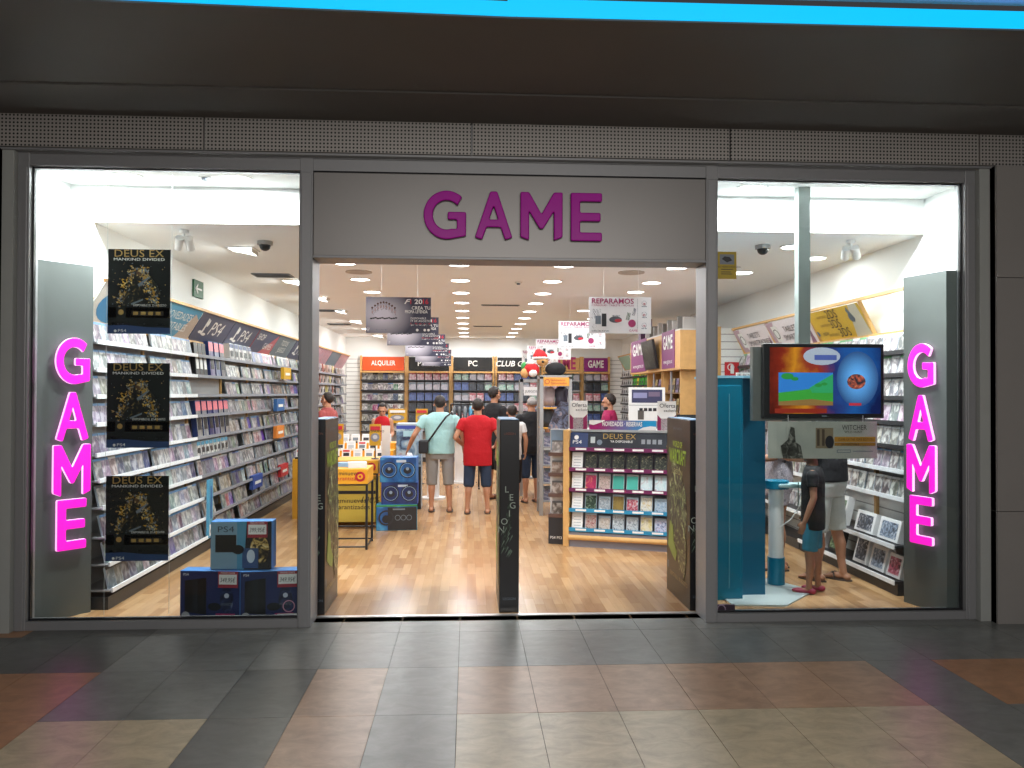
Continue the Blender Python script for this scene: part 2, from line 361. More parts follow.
def glyph(ch, W, H, depth, mf, ms, bev=.008, wd=None):
    cu = bpy.data.curves.new('g', 'CURVE'); cu.dimensions = '2D'; cu.fill_mode = 'BOTH'; cu.extrude = depth/2; cu.bevel_depth = bev; cu.bevel_resolution = 2; cu.offset = -bev
    loops, w0 = GL[ch]
    for lp in loops:
        pts = []
        n = len(lp)
        for i in range(n):      # fillet corners
            p, a, c = Vector(lp[i]), Vector(lp[i-1]), Vector(lp[(i+1) % n])
            ang = (a-p).angle(c-p) if (a-p).length > 1e-6 and (c-p).length > 1e-6 else pi
            if ang < 2.7:
                k = min(.035, (a-p).length*.4, (c-p).length*.4); q0, q1 = p+(a-p).normalized()*k, p+(c-p).normalized()*k
                for t in (0, .33, .67, 1): pts.append((1-t)**2*q0+2*t*(1-t)*p+t*t*q1)
            else: pts.append(p)
        sp = cu.splines.new('POLY'); sp.points.add(len(pts)-1); sp.use_cyclic_u = True
        for q, p in zip(sp.points, pts): q.co = ((p.x-w0/2)*W/w0, p.y*H, 0, 1)
    o = bpy.data.objects.new('g', cu); COL.objects.link(o)
    me = bpy.data.meshes.new_from_object(o.evaluated_get(bpy.context.evaluated_depsgraph_get()))
    bpy.data.objects.remove(o)
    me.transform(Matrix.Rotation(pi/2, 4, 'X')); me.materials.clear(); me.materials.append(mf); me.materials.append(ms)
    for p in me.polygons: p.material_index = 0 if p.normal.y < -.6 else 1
    me.name = 'letter'; return me
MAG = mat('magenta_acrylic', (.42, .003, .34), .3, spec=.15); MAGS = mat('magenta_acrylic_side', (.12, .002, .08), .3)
MAGL = mat('lit_magenta', (.8, .02, .5), .3, emit=1.0, ecol=(1.0, .006, .56)); PNKL = mat('lit_pink_edge', (.9, .6, .8), .3, emit=1.5, ecol=(1, .45, .85))
for ch, x0, x1 in (('G', -.328, -.019), ('A', .038, .327), ('M', .377, .689), ('E', .748, .98)):
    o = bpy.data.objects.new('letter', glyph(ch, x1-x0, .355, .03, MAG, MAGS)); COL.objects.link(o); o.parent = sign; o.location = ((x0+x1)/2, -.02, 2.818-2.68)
# ------------------------------------------------------------------ shop shell
mb = MB(); mb.box(-3.4, 4.1, 6.0, YB+.1, -.1, 0, wood_floor()); struct('floor', mb)
mb = MB(); mb.box(-3.4, -3.23, 6.0, 6.67, 0, 3.5, WHITE); mb.box(-3.4, XL, 6.68, YB+.1, 0, 3.2, WHITE); struct('wall_left', mb)
mb = MB(); mb.box(XR, 4.1, 6.0, YB+.1, 0, 3.5, WHITE); struct('wall_right', mb)
mb = MB(); mb.box(-3.4, 4.1, YB, YB+.15, 0, 3.2, WHITE); struct('wall_back', mb)
mb = MB(); mb.box(-3.4, 4.1, 6.751, YB+.1, ZC, 3.2, CEIL); struct('ceiling', mb)
mb = MB(); mb.box(-3.4, 4.1, 6.12, 6.75, 3.38, 3.5, WHITE); mb.box(-3.4, 4.1, 6.67, 6.75, ZC, 3.5, WHITE); mb.box(-3.4, 4.1, 6.0, 6.13, 3.33, 3.5, WHITE); struct('ceiling', mb)
# right wall dark returns / baseboards
mb = MB(); mb.box(XL, XL+.012, 6.67, YB, 0, .1, SHELF); struct('baseboard_left', mb)
mb = MB(); mb.box(XR-.012, XR, 6.67, YB, 0, .1, SHELF); struct('baseboard_right', mb)
# ------------------------------------------------------------------ ceiling lamps
GLOW = mat('lamp_glow', (1, 1, 1), .5, emit=9, ecol=(1, .97, .92))
def downlight_mesh():
    mb = MB()
    n = 24
    for i in range(n):
        a, c = 2*pi*i/n, 2*pi*(i+1)/n
        mb.quad([(.125*cos(a), .125*sin(a), -.006), (.125*cos(c), .125*sin(c), -.006), (.112*cos(c), .112*sin(c), -.012), (.112*cos(a), .112*sin(a), -.012)], WHT)
        mb.quad([(.125*cos(a), .125*sin(a), -.006), (.125*cos(a), .125*sin(a), 0), (.125*cos(c), .125*sin(c), 0), (.125*cos(c), .125*sin(c), -.006)], WHT)
    return mb
protoL = None
def downlight(x, y, z, label, group, power):
    global protoL
    if protoL is None:
        t = empty('ceiling_downlight', (x, y, z), 0, label, 'ceiling light', group)
        downlight_mesh().build('trim_ring', t)
        g = MB(); g.cyl((0, 0, -.009), (0, 0, -.004), .112, GLOW, n=24); g.build('diffuser', t); protoL = t
    else:
        t = copy_tree(protoL); t.location = (x, y, z); tag(t, label, 'ceiling light', group)
    l = area('bulb', (0, 0, -.02), .18, power, (.95, .98, 1), shape='DISK'); l.parent = t
    return t
for k in range(10):
    y = 8.57+k*1.21
    for x, nm in ((-1.31, 'the row nearest the left wall banners'), (-.1, 'the row over the middle of the aisle'), (1.03, 'the row just right of the aisle')):
        if x == -1.31 and k > 8: continue
        downlight(x, y, ZC, NTH[k]+' round ceiling downlight from the front in '+nm, 'downlights in '+nm, LAMP)
for q, (x, y) in enumerate(((2.27, 8.6), (2.27, 9.8), (2.26, 10.7), (1.92, 13.2), (2.3, 14.6), (2.3, 16.4), (2.3, 18.2))):
    downlight(x, y, ZC, NTH[q]+' round ceiling downlight from the front in the rightmost row above the counter', 'downlights above the counter', LAMP)
for x, y, z, nm in ((-2.66, 6.36, 3.38, 'over the left window, near the grey pillar'), (-1.82, 6.36, 3.38, 'over the left window, near the entrance'), (2.3, 6.36, 3.38, 'over the right window, near the entrance'), (3.15, 6.36, 3.38, 'over the right window, near the grey pillar')):
    downlight(x, y, z, 'round downlight in the raised ceiling '+nm, None, WASH)
for x, y, nm in ((3.03, 7.3, 'nearest the right window'), (3.49, 7.9, 'closest to the right wall'), (3.10, 8.9, 'behind the window pole')):
    downlight(x, y, ZC, 'round flush ceiling downlight '+nm, None, LAMP*.7)
# rectangular tilted wall washers along left
pw = None
for k, y in enumerate((7.83, 10.04, 11.82, 13.6, 15.6, 17.4, 19.4)):
    if pw is None:
        t = empty('wall_washer', (-2.17, y, ZC), 0); mb = MB()
        mb.box(-.13, .13, -.13, -.115, -.012, 0, WHT); mb.box(-.13, .13, .115, .13, -.012, 0, WHT); mb.box(-.13, -.115, -.115, .115, -.012, 0, WHT); mb.box(.115, .13, -.115, .115, -.012, 0, WHT)
        mb.build('housing', t); g = MB(); g.quad([(-.11, -.11, -.004), (-.11, .11, -.004), (.11, .11, -.05), (.11, -.11, -.05)], GLOW); g.box(.105, .115, -.11, .11, -.05, 0, WHT); g.build('lamp_face', t); pw = t
    else: t = copy_tree(pw)
    t.location = (-2.17, y, ZC)
    tag(t, 'square tilted ceiling lamp along the left wall, %s from the shop window' % ('first second third fourth fifth sixth seventh'.split()[k]), 'ceiling light', 'wall washing lamps')
    l = area('bulb', (0, 0, -.07), .2, LAMP*1.0, (1, .97, .93), rot=(0, radians(22), 0), shape='DISK'); l.parent = t
# ------------------------------------------------------------------ side wall shelving
ORD = 'top second third fourth fifth sixth seventh eighth ninth bottom'.split()
NAVY = h('2c3350'); PANW = mat('sign_white', (.82, .82, .8), .4)
PUR = mat('purple_print', (.22, .03, .16), .4); DGR = mat('dark_grey_print', h('5a5c6e'), .4)
CO_PS = cover_mat('cover_blue', (.08, .26, .55), .26, .42, .48, .35, white=.5); CO_GR = cover_mat('cover_green', (.10, .35, .12), .2, .5, white=.6); CO_WH = cover_mat('cover_white', (.62, .66, .68), .12, .6, white=.75)
CO_DK = cover_mat('cover_dark', (.02, .02, .03), .25, .25, white=.35); CO_NV = cover_mat('cover_navy', (.02, .06, .25), .7, .25, .6, .12, .2)
CO_RD = cover_mat('cover_red', (.6, .6, .6), .45, .45, .93, .14, .55); CO_BR = cover_mat('cover_brown', (.1, .1, .1), .4, .3, .03, .1, .45)
EDGE = mat('case_edge', (.45, .5, .58), .3)
def case_mb(cov, wd=.128, ht=.168, th=.016, tilt=12, mb=None, M0=None):
    mb = mb or MB(); M = Matrix.Rotation(radians(-tilt), 4, 'X')
    if M0: M = M0 @ M
    mb.box(-wd/2, wd/2, 0, th, 0, ht, EDGE, M, mf=cov); return mb
CASE = {}
def case_obj(cov, loc, rz, label, group, wd=.128, ht=.168, name='game_case', th=.016, tilt=12, cat='game case'):
    key = (cov.name, wd, ht, th, tilt, name)
    if key not in CASE:
        o = case_mb(cov, wd, ht, th, tilt).build(name); CASE[key] = o.data
    else: o = bpy.data.objects.new(name, CASE[key]); COL.objects.link(o)
    o.location = loc; o.rotation_euler = (0, 0, rz); tag(o, label, cat, group); return o
stuff = MB()       # the far rows of cases, past the 300 nearest
ZSL = [2.09, 1.87, 1.66, 1.44, 1.20, 1.0, .79, .56, .35, .15]
def depthL(z): return .15+.13*max(0, (1.2-z)/1.05)
BAY = 1.17
def left_bay_mesh(STRIP=STRIP, SHELF=SHELF):
    t = empty('wall_shelving', (0, 0, 0))
    mb = MB(); mb.box(0, BAY, -.03, 0, .1, 2.25, PANEL); mb.build('back_panel', t)
    mb = MB(); mb.box(-.02, .02, -.05, 0, .0, 2.27, WOOD); mb.build('upright', t)
    mb = MB(); mb.box(0, BAY, -.06, 0, 2.225, 2.26, WOOD); mb.box(0, BAY, -.24, -.20, 2.56, 2.585, WOOD); mb.build('rail', t)
    mb = MB(); mb.box(-.012, .012, -.05, 0, 2.25, 2.3, WOOD); mb.quad([(-.01, -.22, 2.58), (-.01, -.03, 2.26), (.01, -.03, 2.26), (.01, -.22, 2.58)], WOOD); mb.build('sign_bracket', t)
    mb = MB(); mb.box(0, BAY, -.26, -.02, 0, .1, DSHELF); mb.build('plinth', t)
    for z in ZSL:
        d = depthL(z); mb = MB(); mb.box(.005, BAY-.005, -d, -.03, z-.012, z, SHELF); mb.box(.005, BAY-.005, -d-.012, -d, z-.016, z+.018, STRIP); mb.build('shelf', t)
    return t
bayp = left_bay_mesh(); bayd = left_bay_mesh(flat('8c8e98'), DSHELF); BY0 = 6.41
def slanted(parent, sub, x0=.02, x1=BAY-.02):
    """sign panel leaning out over the shelves, its own frame: u along the bay, v up the slope"""
    ang = math.atan2(.19, .31)
    o = sub.build('header_sign', parent, loc=(0, -.035, 2.262), rot=(ang, 0, 0)); return o
def sign_mb(base, marks=None, W=BAY):
    mb = MB(); mb.box(.015, W-.015, -.004, .004, 0, .355, base)
    if marks: marks(mb)
    return mb
def ps_mark(mb):
    for u0, k in ((.26, 1),):
        mb.poly([(.26, .10), (.30, .09), (.30, .29), (.26, .30)], PANW, .005); mb.disc(.33, .24, .03, PANW, .005, .045); mb.disc(.22, .12, .06, PANW, .005, .018); mb.disc(.36, .10, .06, PANW, .005, .018)
    mb.text('PS4', .47, .11, .17, PANW, .006, width=.42, shear=.2, sx=1.2)
def t2(l1, l2=None, m=PANW, u=.3, sz=.09, w=None):
    def f(mb):
        mb.text(l1, u, .2, sz, m, .006, width=w)
        if l2: mb.text(l2, u, .08, sz, m, .006)
    return f
BLUE_S = flat('4f93b4'); NVS = flat('50546b'); REDS = flat('b0606a'); GRS = flat('6f7b86'); PKS = noise_art('pink_sign', [h('9a8a9a'), h('c59aa8'), h('a5707c')], 9, 2)
def mk_blue(mb):
    mb.poly([(.75, 0), (BAY-.02, 0), (BAY-.02, .24), (1.0, .30), (.85, .12)], flat('b9a79a'), .005); mb.text('NOVEDADES', .25, .2, .085, PANW, .006); mb.text('NOTABLES', .36, .08, .085, PANW, .006)
def mk_red(mb):
    mb.poly([(.015, 0), (.5, 0), (BAY-.015, .355), (.015, .355)], NVS, .005); mb.text('SHOP', .1, .2, .1, PANW, .006); mb.text('GAMES', .6, .08, .1, PANW, .006)
def mk_round(mb): mb.disc(.4, .16, .3, flat('3f7fa8'), .0045, .15)
LS = [('cream header board with a blue disc, behind the grey pillar', flat('cfc9c0'), mk_round), ('blue header board reading NOVEDADES', BLUE_S, mk_blue), ('slate blue header board', NVS, ps_mark), ('slate blue header board, further one', NVS, ps_mark),
      ('red and slate header board', REDS, mk_red), ('grey header board', GRS, t2('TODOS', 'JUEGOS')), ('slate header board, far along the wall', NVS, ps_mark), ('pinkish header board', PKS, None)]
LAB_BAY = ['left wall shelving bay nearest the window, half hidden by the grey pillar', 'left wall shelving bay under the blue NOVEDADES board', 'left wall shelving bay with tall navy accessory boxes under the first slate board', 'left wall shelving bay under the second slate board',
  'left wall shelving bay under the red and slate board', 'left wall shelving bay under the grey board', 'left wall shelving bay just before the entrance post', 'left wall shelving bay seen just inside the entrance post', 'left wall shelving bay with plush toys and small packs, two from the back', 'left wall shelving bay with pale accessories, next to last', 'left wall shelving bay in the far left corner']
bays = []
for k in range(11):
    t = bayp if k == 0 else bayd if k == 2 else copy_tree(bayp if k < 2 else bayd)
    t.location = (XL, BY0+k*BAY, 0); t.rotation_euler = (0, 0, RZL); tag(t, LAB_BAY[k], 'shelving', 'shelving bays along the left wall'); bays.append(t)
for k, t in enumerate(bays):
    lab, base, mk = LS[min(k, 7)]
    if k > 7: lab, base, mk = 'pinkish', (PKS, GRS)[k % 2], None
    o = slanted(t, sign_mb(base, mk))
    if k <= 7: o['label'] = lab
n_ind = 0
def row_spots(z, x0=.05, x1=1.13, step=.135): return [(x0+step/2+i*step) for i in range(int((x1-x0)/step+1e-6))]
CO_MX = cover_mat('cover_mixed', (.5, .52, .55), .5, .4, white=.45)
PICK = [CO_PS, CO_MX, CO_WH, CO_MX, CO_NV, CO_RD, CO_DK, CO_BR]
for k in range(11):
    for si, z in enumerate(ZSL):
        if k == 2 and si not in (6, 7, 8, 9): continue
        if k == 3 and si in (0,): continue
        if k in (8, 9) and si < 6: continue
        d = depthL(z)
        for ui, u in enumerate(row_spots(z)):
            rnd = random.random()
            if k > 1 and ((ui == 4 and si % 3) or rnd < .06): continue
            cov = (CO_PS if k < 2 else PICK[(k*5+si*3+ui//4) % 8]) if rnd < .7 else PICK[int(rnd*97) % 8]
            if k < 1 and si in (8, 9): cov = CO_DK
            y = BY0+k*BAY+u
            if k < 2:
                case_obj(cov, (XL+d-.035, y, z+.001), RZL, '%s game case from the left on the %s shelf, %s' % (NTH[ui], ORD[si], ('left bay by the window', 'left bay under NOVEDADES')[k]), 'game cases on the %s shelf, %s left bay' % (ORD[si], ('nearest', 'second')[k])); n_ind += 1
            else: case_mb(cov, mb=stuff, M0=Matrix.Translation((XL+d-.035, y, z+.001)) @ Matrix.Rotation(RZL, 4, 'Z'))
# tall navy / orange accessory boxes in the third left bay
ACO = noise_art('box_orange_black', [h('181414'), h('1c1c20'), h('b06a3a')], 6, 1); AWR = mat('box_white', (.78, .78, .8), .35)
def acc_box(name, wd, ht, dp, mf, ms, key, top=None, loc=(0, 0, 0), rz=0, label=None, group=None, tilt=6, cat='boxed accessory'):
    if key not in CASE:
        t = MB(); M = Matrix.Rotation(radians(-tilt), 4, 'X')
        t.box(-wd/2, wd/2, 0, dp, 0, ht, ms, M, mf=mf)
        if top: t.box(-wd/2+.004, wd/2-.004, -.002, 0, ht*.72, ht*.97, top, M)
        if name != 'boxed_product': t.box(-wd*.32, wd*.32, -.003, 0, ht*.2, ht*.55, BLK if ms is not BLK else WHT, M)
        else: t.box(-wd*.46, wd*.46, -.002, 0, ht*.75, ht*.95, ms, M)
        o = t.build(name); CASE[key] = o.data
    else: o = bpy.data.objects.new(name, CASE[key]); COL.objects.link(o)
    o.location = loc; o.rotation_euler = (0, 0, rz); return tag(o, label, cat, group)
REDP = mat('red_print', (.6, .02, .03), .4); NVB = mat('navy_box', (.02, .04, .16), .35)
y0 = BY0+2*BAY
for i in range(3): acc_box('accessory_box', .12, .36, .05, ACO, BLK, 'a1', None, (XL+.13, y0+.1+i*.13, 1.88), RZL, NTH[i]+' tall black and orange box from the left, high on the left wall', 'orange and black boxes on the left wall')
for r_, zz in enumerate((1.88, 1.21)):
    for i in range(3+3*r_):
        acc_box('accessory_box', .16, .4, .06, CO_NV, NVB, 'a2', (AWR if False else mat('price_flag', (.75, .2, .25), .4)), (XL+.15, y0+.55+i*.2-.42*r_, zz), RZL, NTH[i]+' tall navy box with a red price flag, %s row of the left wall' % ('upper' if not r_ else 'lower'), 'tall navy boxes, %s row' % ('upper', 'lower')[r_])
for i in range(8): acc_box('accessory_box', .12, .16, .05, CO_WH, AWR, 'a3', BLUE_S, (XL+.15, y0+.1+i*.14, 1.005+.0*i), RZL, NTH[i]+' small white box from the left in the row between the navy boxes', 'small white boxes in the third left bay')
for i in range(5): acc_box('accessory_box', .17, .2, .08, CO_WH, AWR, 'a4', NVB, (XL+.15, y0+BAY+.12+i*.2, 2.1), RZL, NTH[i]+' white box from the left on the top shelf under the second slate board', 'white boxes on the top shelf')
mb = MB(); mb.box(-.06, .06, 0, .03, 0, .62, BLUE_S); mb.rect(-.05, .02, .05, .14, PANW); mb.text('PS4', -.03, .05, .04, BLK, .004); mb.rect(-.02, .2, .02, .55, flat('2f5f9a'))
tag(mb.build('shelf_divider', loc=(XL+.3, BY0+2*BAY+.02, .14), rot=(0, 0, RZL)), 'blue upright divider board near the floor on the left wall', 'divider board')
# plush and packs in the far left bays
for i in range(34):
    k = 8+(i % 2); si = (i//2) % 6; z = ZSL[si]; c = (flat('e8e0a0'), flat('c9b0a8'), flat('a8a8b8'), flat('d8d8d8'), flat('b06050'))[i % 5]
    _n = NTH[(i % 2)*3+i//12]
    acc_box('accessory_pack', .2, .19, .08, noise_art('pack_art%d' % (i % 5), [h('303038'), h('c8c4c0'), h(('e8d860', 'c98a80', '8888b0', 'f0f0f0', 'b06050')[i % 5])], 14, 1), c, 'p%d' % (i % 5), None, (XL+.12, BY0+k*BAY+.15+(i//12)*.33, z+.001), RZL,
        '%s small accessory pack from the front, %s shelf of the far left bays' % (_n, ORD[si]), 'accessory packs on the %s shelf, far left' % ORD[si])
# yellow boxes, orange & red shelf talkers further along
for y, z, c, lab in ((BY0+5*BAY+.35, 1.9, flat('d0a020'), 'yellow box high on the left wall, last before the window post'), (BY0+5*BAY-.1, 1.42, flat('2f5f9a'), 'blue box jutting from the left wall below the grey header'), (BY0+5*BAY-.1, 1.02, flat('d88030'), 'orange shelf box jutting from the left wall, mid height'), (BY0+5*BAY+.2, .42, flat('c02830'), 'red shelf box near the floor of the left wall'), (BY0+4*BAY-.2, .42, flat('3050a0'), 'long blue shelf box near the floor of the left wall')):
    mb = MB(); mb.box(-.24, .24, 0, .05, 0, .18, c); mb.rect(-.15, .06, .15, .10, PANW); tag(mb.build('shelf_box', loc=(XL+.25, y, z), rot=(0, 0, RZL)), lab, 'box')
# ------------------------------------------------------------------ right wall shelving
ZSR = [2.08, 1.88, 1.68, 1.46, 1.25, 1.04, .80, .42, .12]
RB = [(7.42, 'nearest the right window, with the empty header frame'), (8.55, 'under the yellow 2DS 3DS board'), (9.78, 'under the nearer TABLETS SMARTPHONES board'), (10.98, 'under the farther TABLETS SMARTPHONES board')]
def right_bay(yb, wd, lab, sign, mk, shelves, drop=()):
    t = empty('wall_shelving', (XR, yb, 0), RZR, 'right wall shelving bay '+lab, 'shelving')
    mb = MB(); mb.box(0, wd, -.03, 0, .1, 2.25, SLAT); mb.build('back_panel', t)
    mb = MB(); mb.box(wd-.02, wd+.02, -.06, 0, 0, 2.27, WOOD); mb.build('upright', t)
    mb = MB(); mb.box(0, wd, -.08, 0, 2.225, 2.27, WOOD); mb.box(0, wd, -.25, -.21, 2.585, 2.61, WOOD); mb.build('rail', t)
    mb = MB(); mb.cyl((0, -.22, 2.6), (0, -.05, 2.26), .02, WOOD, n=6); mb.build('sign_bracket', t)
    mb = MB(); mb.box(0, wd, -.3, -.02, 0, .1, DSHELF); mb.build('plinth', t)
    for z in shelves:
        d = .17+(.15 if z < .5 else 0); mb = MB(); mb.box(.005, wd-.005, -d, -.03, z-.02, z, DSHELF); mb.box(.005, wd-.005, -d-.01, -d, z-.03, z+.008, DSHELF if z > 1.2 else STRIP); mb.build('shelf', t)
    if sign: sign_mb(sign, mk, wd).build('header_sign', t, loc=(0, -.045, 2.27), rot=(math.atan2(.19, .31), 0, 0))
    return t
YEL = flat('d9b23a'); PKW = flat('e3dade')
INK = mat('black_ink', (.02, .02, .025), .4)
def mk_tab(mb):
    mb.poly([(.015, .0), (.25, 0), (.1, .18), (.25, .355), (.015, .355)], flat('b59aa6'), .005); mb.rect(.12, .08, .28, .3, PANW, .006); mb.ring(.2, .19, .07, .012, INK, .008, 12)
    mb.text('TABLETS', .45, .2, .075, INK, .006); mb.text('SMARTPHONES', .36, .09, .075, INK, .006); mb.poly([(1.0, 0), (1.12, 0), (1.12, .2)], flat('8a6078'), .005)
def mk_3ds(mb):
    mb.text('NINTENDO', .2, .27, .03, flat('7a6020'), .006); mb.text('2DS', .42, .25, .1, INK, .006); mb.text('NINTENDO', .18, .17, .03, flat('7a6020'), .006); mb.text('3DS', .40, .14, .1, INK, .006)
    mb.text('NEW', .14, .07, .04, INK, .006); mb.text('NINTENDO', .26, .05, .03, flat('7a6020'), .006); mb.text('3DS', .5, .03, .1, INK, .006)
    mb.poly([(.8, 0), (1.1, 0), (1.1, .355), (.95, .355)], flat('c9c4b0'), .005); mb.disc(.9, .22, .05, GRS, .007); mb.disc(.03, .1, .03, flat('4f6f94'), .007); mb.poly([(.86, .3), (.9, .34), (.96, .2), (.92, .16)], GRS, .007)
right_bay(7.40, .83, RB[0][1], None, None, ZSR)
right_bay(8.55, 1.15, RB[1][1], YEL, mk_3ds, ZSR)
right_bay(9.78, 1.2, RB[2][1], PKW, mk_tab, ZSR[:8])
right_bay(10.98, 1.2, RB[3][1], PKW, mk_tab, ZSR[:8])
for bi, (yb, wd, nm) in enumerate(((7.40, 1.25, 'by the window'), (8.55, 1.15, 'under yellow header'))):
    for si, z in enumerate(ZSR[:7]):
        for ui in range(8):
            u = .07+ui*.14
            if yb-u < 6.62: continue
            cov = (CO_WH, CO_GR, CO_WH, CO_RD, CO_WH, CO_PS, CO_WH)[(si+bi) % 7] if ui % 3 else CO_WH
            case_obj(cov, (XR-.155, yb-u, z+.001), RZR, '%s game case from the left, %s shelf of right wall bay %s' % (NTH[ui], ORD[si], nm), 'game cases on the %s shelf, right bay %s' % (ORD[si], nm)); n_ind += 1
for yb in (9.78, 10.98):
    for si, z in enumerate(ZSR[:8]):
        for ui in range(8): case_mb((CO_WH, CO_GR, CO_RD)[(ui+si) % 3], mb=stuff, M0=Matrix.Translation((XR-.155, yb-.07-ui*.14, z+.001)) @ Matrix.Rotation(RZR, 4, 'Z'))
# big boxes on the two lowest right shelves
bx = [(7.2, .42, .30, .34, 'white box with green pictures', 'ffffff'), (6.85, .42, .30, .20, 'white box', 'f'), ]
RBOX = [(8.35, .43, .22, .30, 'dark tablet box'), (8.05, .43, .26, .31, 'white and blue tablet box'), (7.72, .43, .2, .28, 'slim white box'), (7.22, .43, .34, .19, 'wide white box with green corner'), (6.80, .43, .34, .19, 'wide white box with a controller picture'),
        (8.2, .13, .28, .24, 'pink and grey box'), (7.84, .13, .22, .27, 'black box'), (7.30, .13, .24, .26, 'tall white tablet box'), (6.99, .13, .26, .22, 'white framed tablet box'), (6.71, .13, .22, .2, 'white box beside the grey pillar')]
for i, (y, z, wd, ht, lab) in enumerate(RBOX):
    t = MB(); M = Matrix.Rotation(radians(-14), 4, 'X'); c = BLK if 'black' in lab or 'dark' in lab else AWR
    t.box(-wd/2, wd/2, 0, .07, 0, ht, c, M); t.box(-wd*.38, wd*.38, -.002, 0, ht*.12, ht*.85, (noise_art('tabart%d' % (i % 4), [h('20242c'), h(('8090a8', 'c05a70', '6a8a60', '505868')[i % 4]), h('d8d8dc')], 16, 2)), M)
    tag(t.build('tablet_box', loc=(XR-.27, y, z), rot=(0, 0, RZR)), lab+', %s low shelf of the right wall, %s' % (('upper' if z > .3 else 'bottom'), ('far end', 'far side', 'middle', 'near side', 'near end')[i % 5]), 'box')
# far right wall: green and yellow accessory bays
for j, yb in enumerate((15.6, 16.9, 18.2, 19.5)):
    right_bay(yb, 1.25, 'far along the wall, %s of the green and yellow packs' % ('first', 'second', 'third', 'last')[j], (flat('9ab8a4'), flat('a8b8ac'), flat('b8a4a8'), flat('9ab8a4'))[j], None, ZSR[:8:1])
    for si, z in enumerate(ZSR[:8]):
        for ui in range(5):
            g = (j < 3)
            acc_box('accessory_pack', .18, .17, .07, (flat('3f9a3c') if (ui+si) % 3 else flat('e0c030')) if g else CO_WH, flat('4fae46') if g else AWR, 'gp%d' % ((ui+si) % 3 if g else 9), None, (XR-.16, yb-.13-ui*.24, z+.001), RZR,
                '%s pack from the left, %s shelf, %s far right wall bay' % (NTH[ui], ORD[si], ('nearest', 'second', 'third', 'last')[j]), ('green packs, %s shelf' if g else 'pale packs, %s shelf') % ORD[si], cat='accessory pack')
# ------------------------------------------------------------------ back wall units
BW = [(-2.66, -1.55, 'orange header reading ALQUILER'), (-1.51, -.44, 'black header partly hidden by the hanging banners'), (-.40, .64, 'black header reading PC'), (.70, 1.78, 'black and red header'), (1.86, 2.84, 'wooden header with large magenta letters'), (2.88, 3.56, 'purple header with white letters')]
def hd_alq(mb, W):
    mb.box(0, W, -.004, 0, 0, .34, flat('d8501c')); mb.poly([(0, .17), (.12, .15), (.3, .3), (.36, .34), (0, .34)], PANW); mb.poly([(.72*W, 0), (W, 0), (W, .1), (.93*W, .1)], PANW); mb.text('ALQUILER', W/2, .13, .12, PANW, .006, 'C', width=W*.58, bold=.02)
def hd_blk(txt, al='C'):
    def f(mb, W):
        mb.box(0, W, -.004, 0, 0, .34, flat('141414')); mb.poly([(0, .2), (.14, .18), (.32, .31), (.36, .34), (0, .34)], PANW if txt != 'CLUB GAME' else flat('b06070')); mb.text(txt, W*.5, .12, .14, PANW, .006, 'C', bold=.02, shear=.2 if txt == 'CLUB GAME' else 0); mb.poly([(.72*W, 0), (W, 0), (W, .09), (.93*W, .1)], PANW)
    return f
def hd_wood(mb, W): mb.box(0, W, -.004, 0, 0, .34, WOOD); mb.text('GAME', W/2, .06, .3, mat('magenta_print', (.45, .02, .14), .4), .006, 'C', width=W*.8, bold=.04)
def hd_pur(mb, W): mb.box(0, W, -.004, 0, 0, .34, flat('8a2078')); mb.text('GAME', W/2, .1, .18, PANW, .006, 'C', width=W*.66, bold=.04)
HD = [hd_alq, hd_blk('PS Vita'), hd_blk('PC'), hd_blk('CLUB GAME'), hd_wood, hd_pur]
ZB = [2.02, 1.77, 1.51, 1.26, 1.0, .75, .5, .25]
PR = [CO_WH, CO_RD, CO_NV, CO_DK, CO_GR]
mb = MB(); mb.box(XL+.02, XR-.02, YB-.06, YB-.002, .05, 2.62, SLAT); tag(mb.build('slat_panel'), 'white slatted panelling across the back wall behind the display units', 'wall panelling')
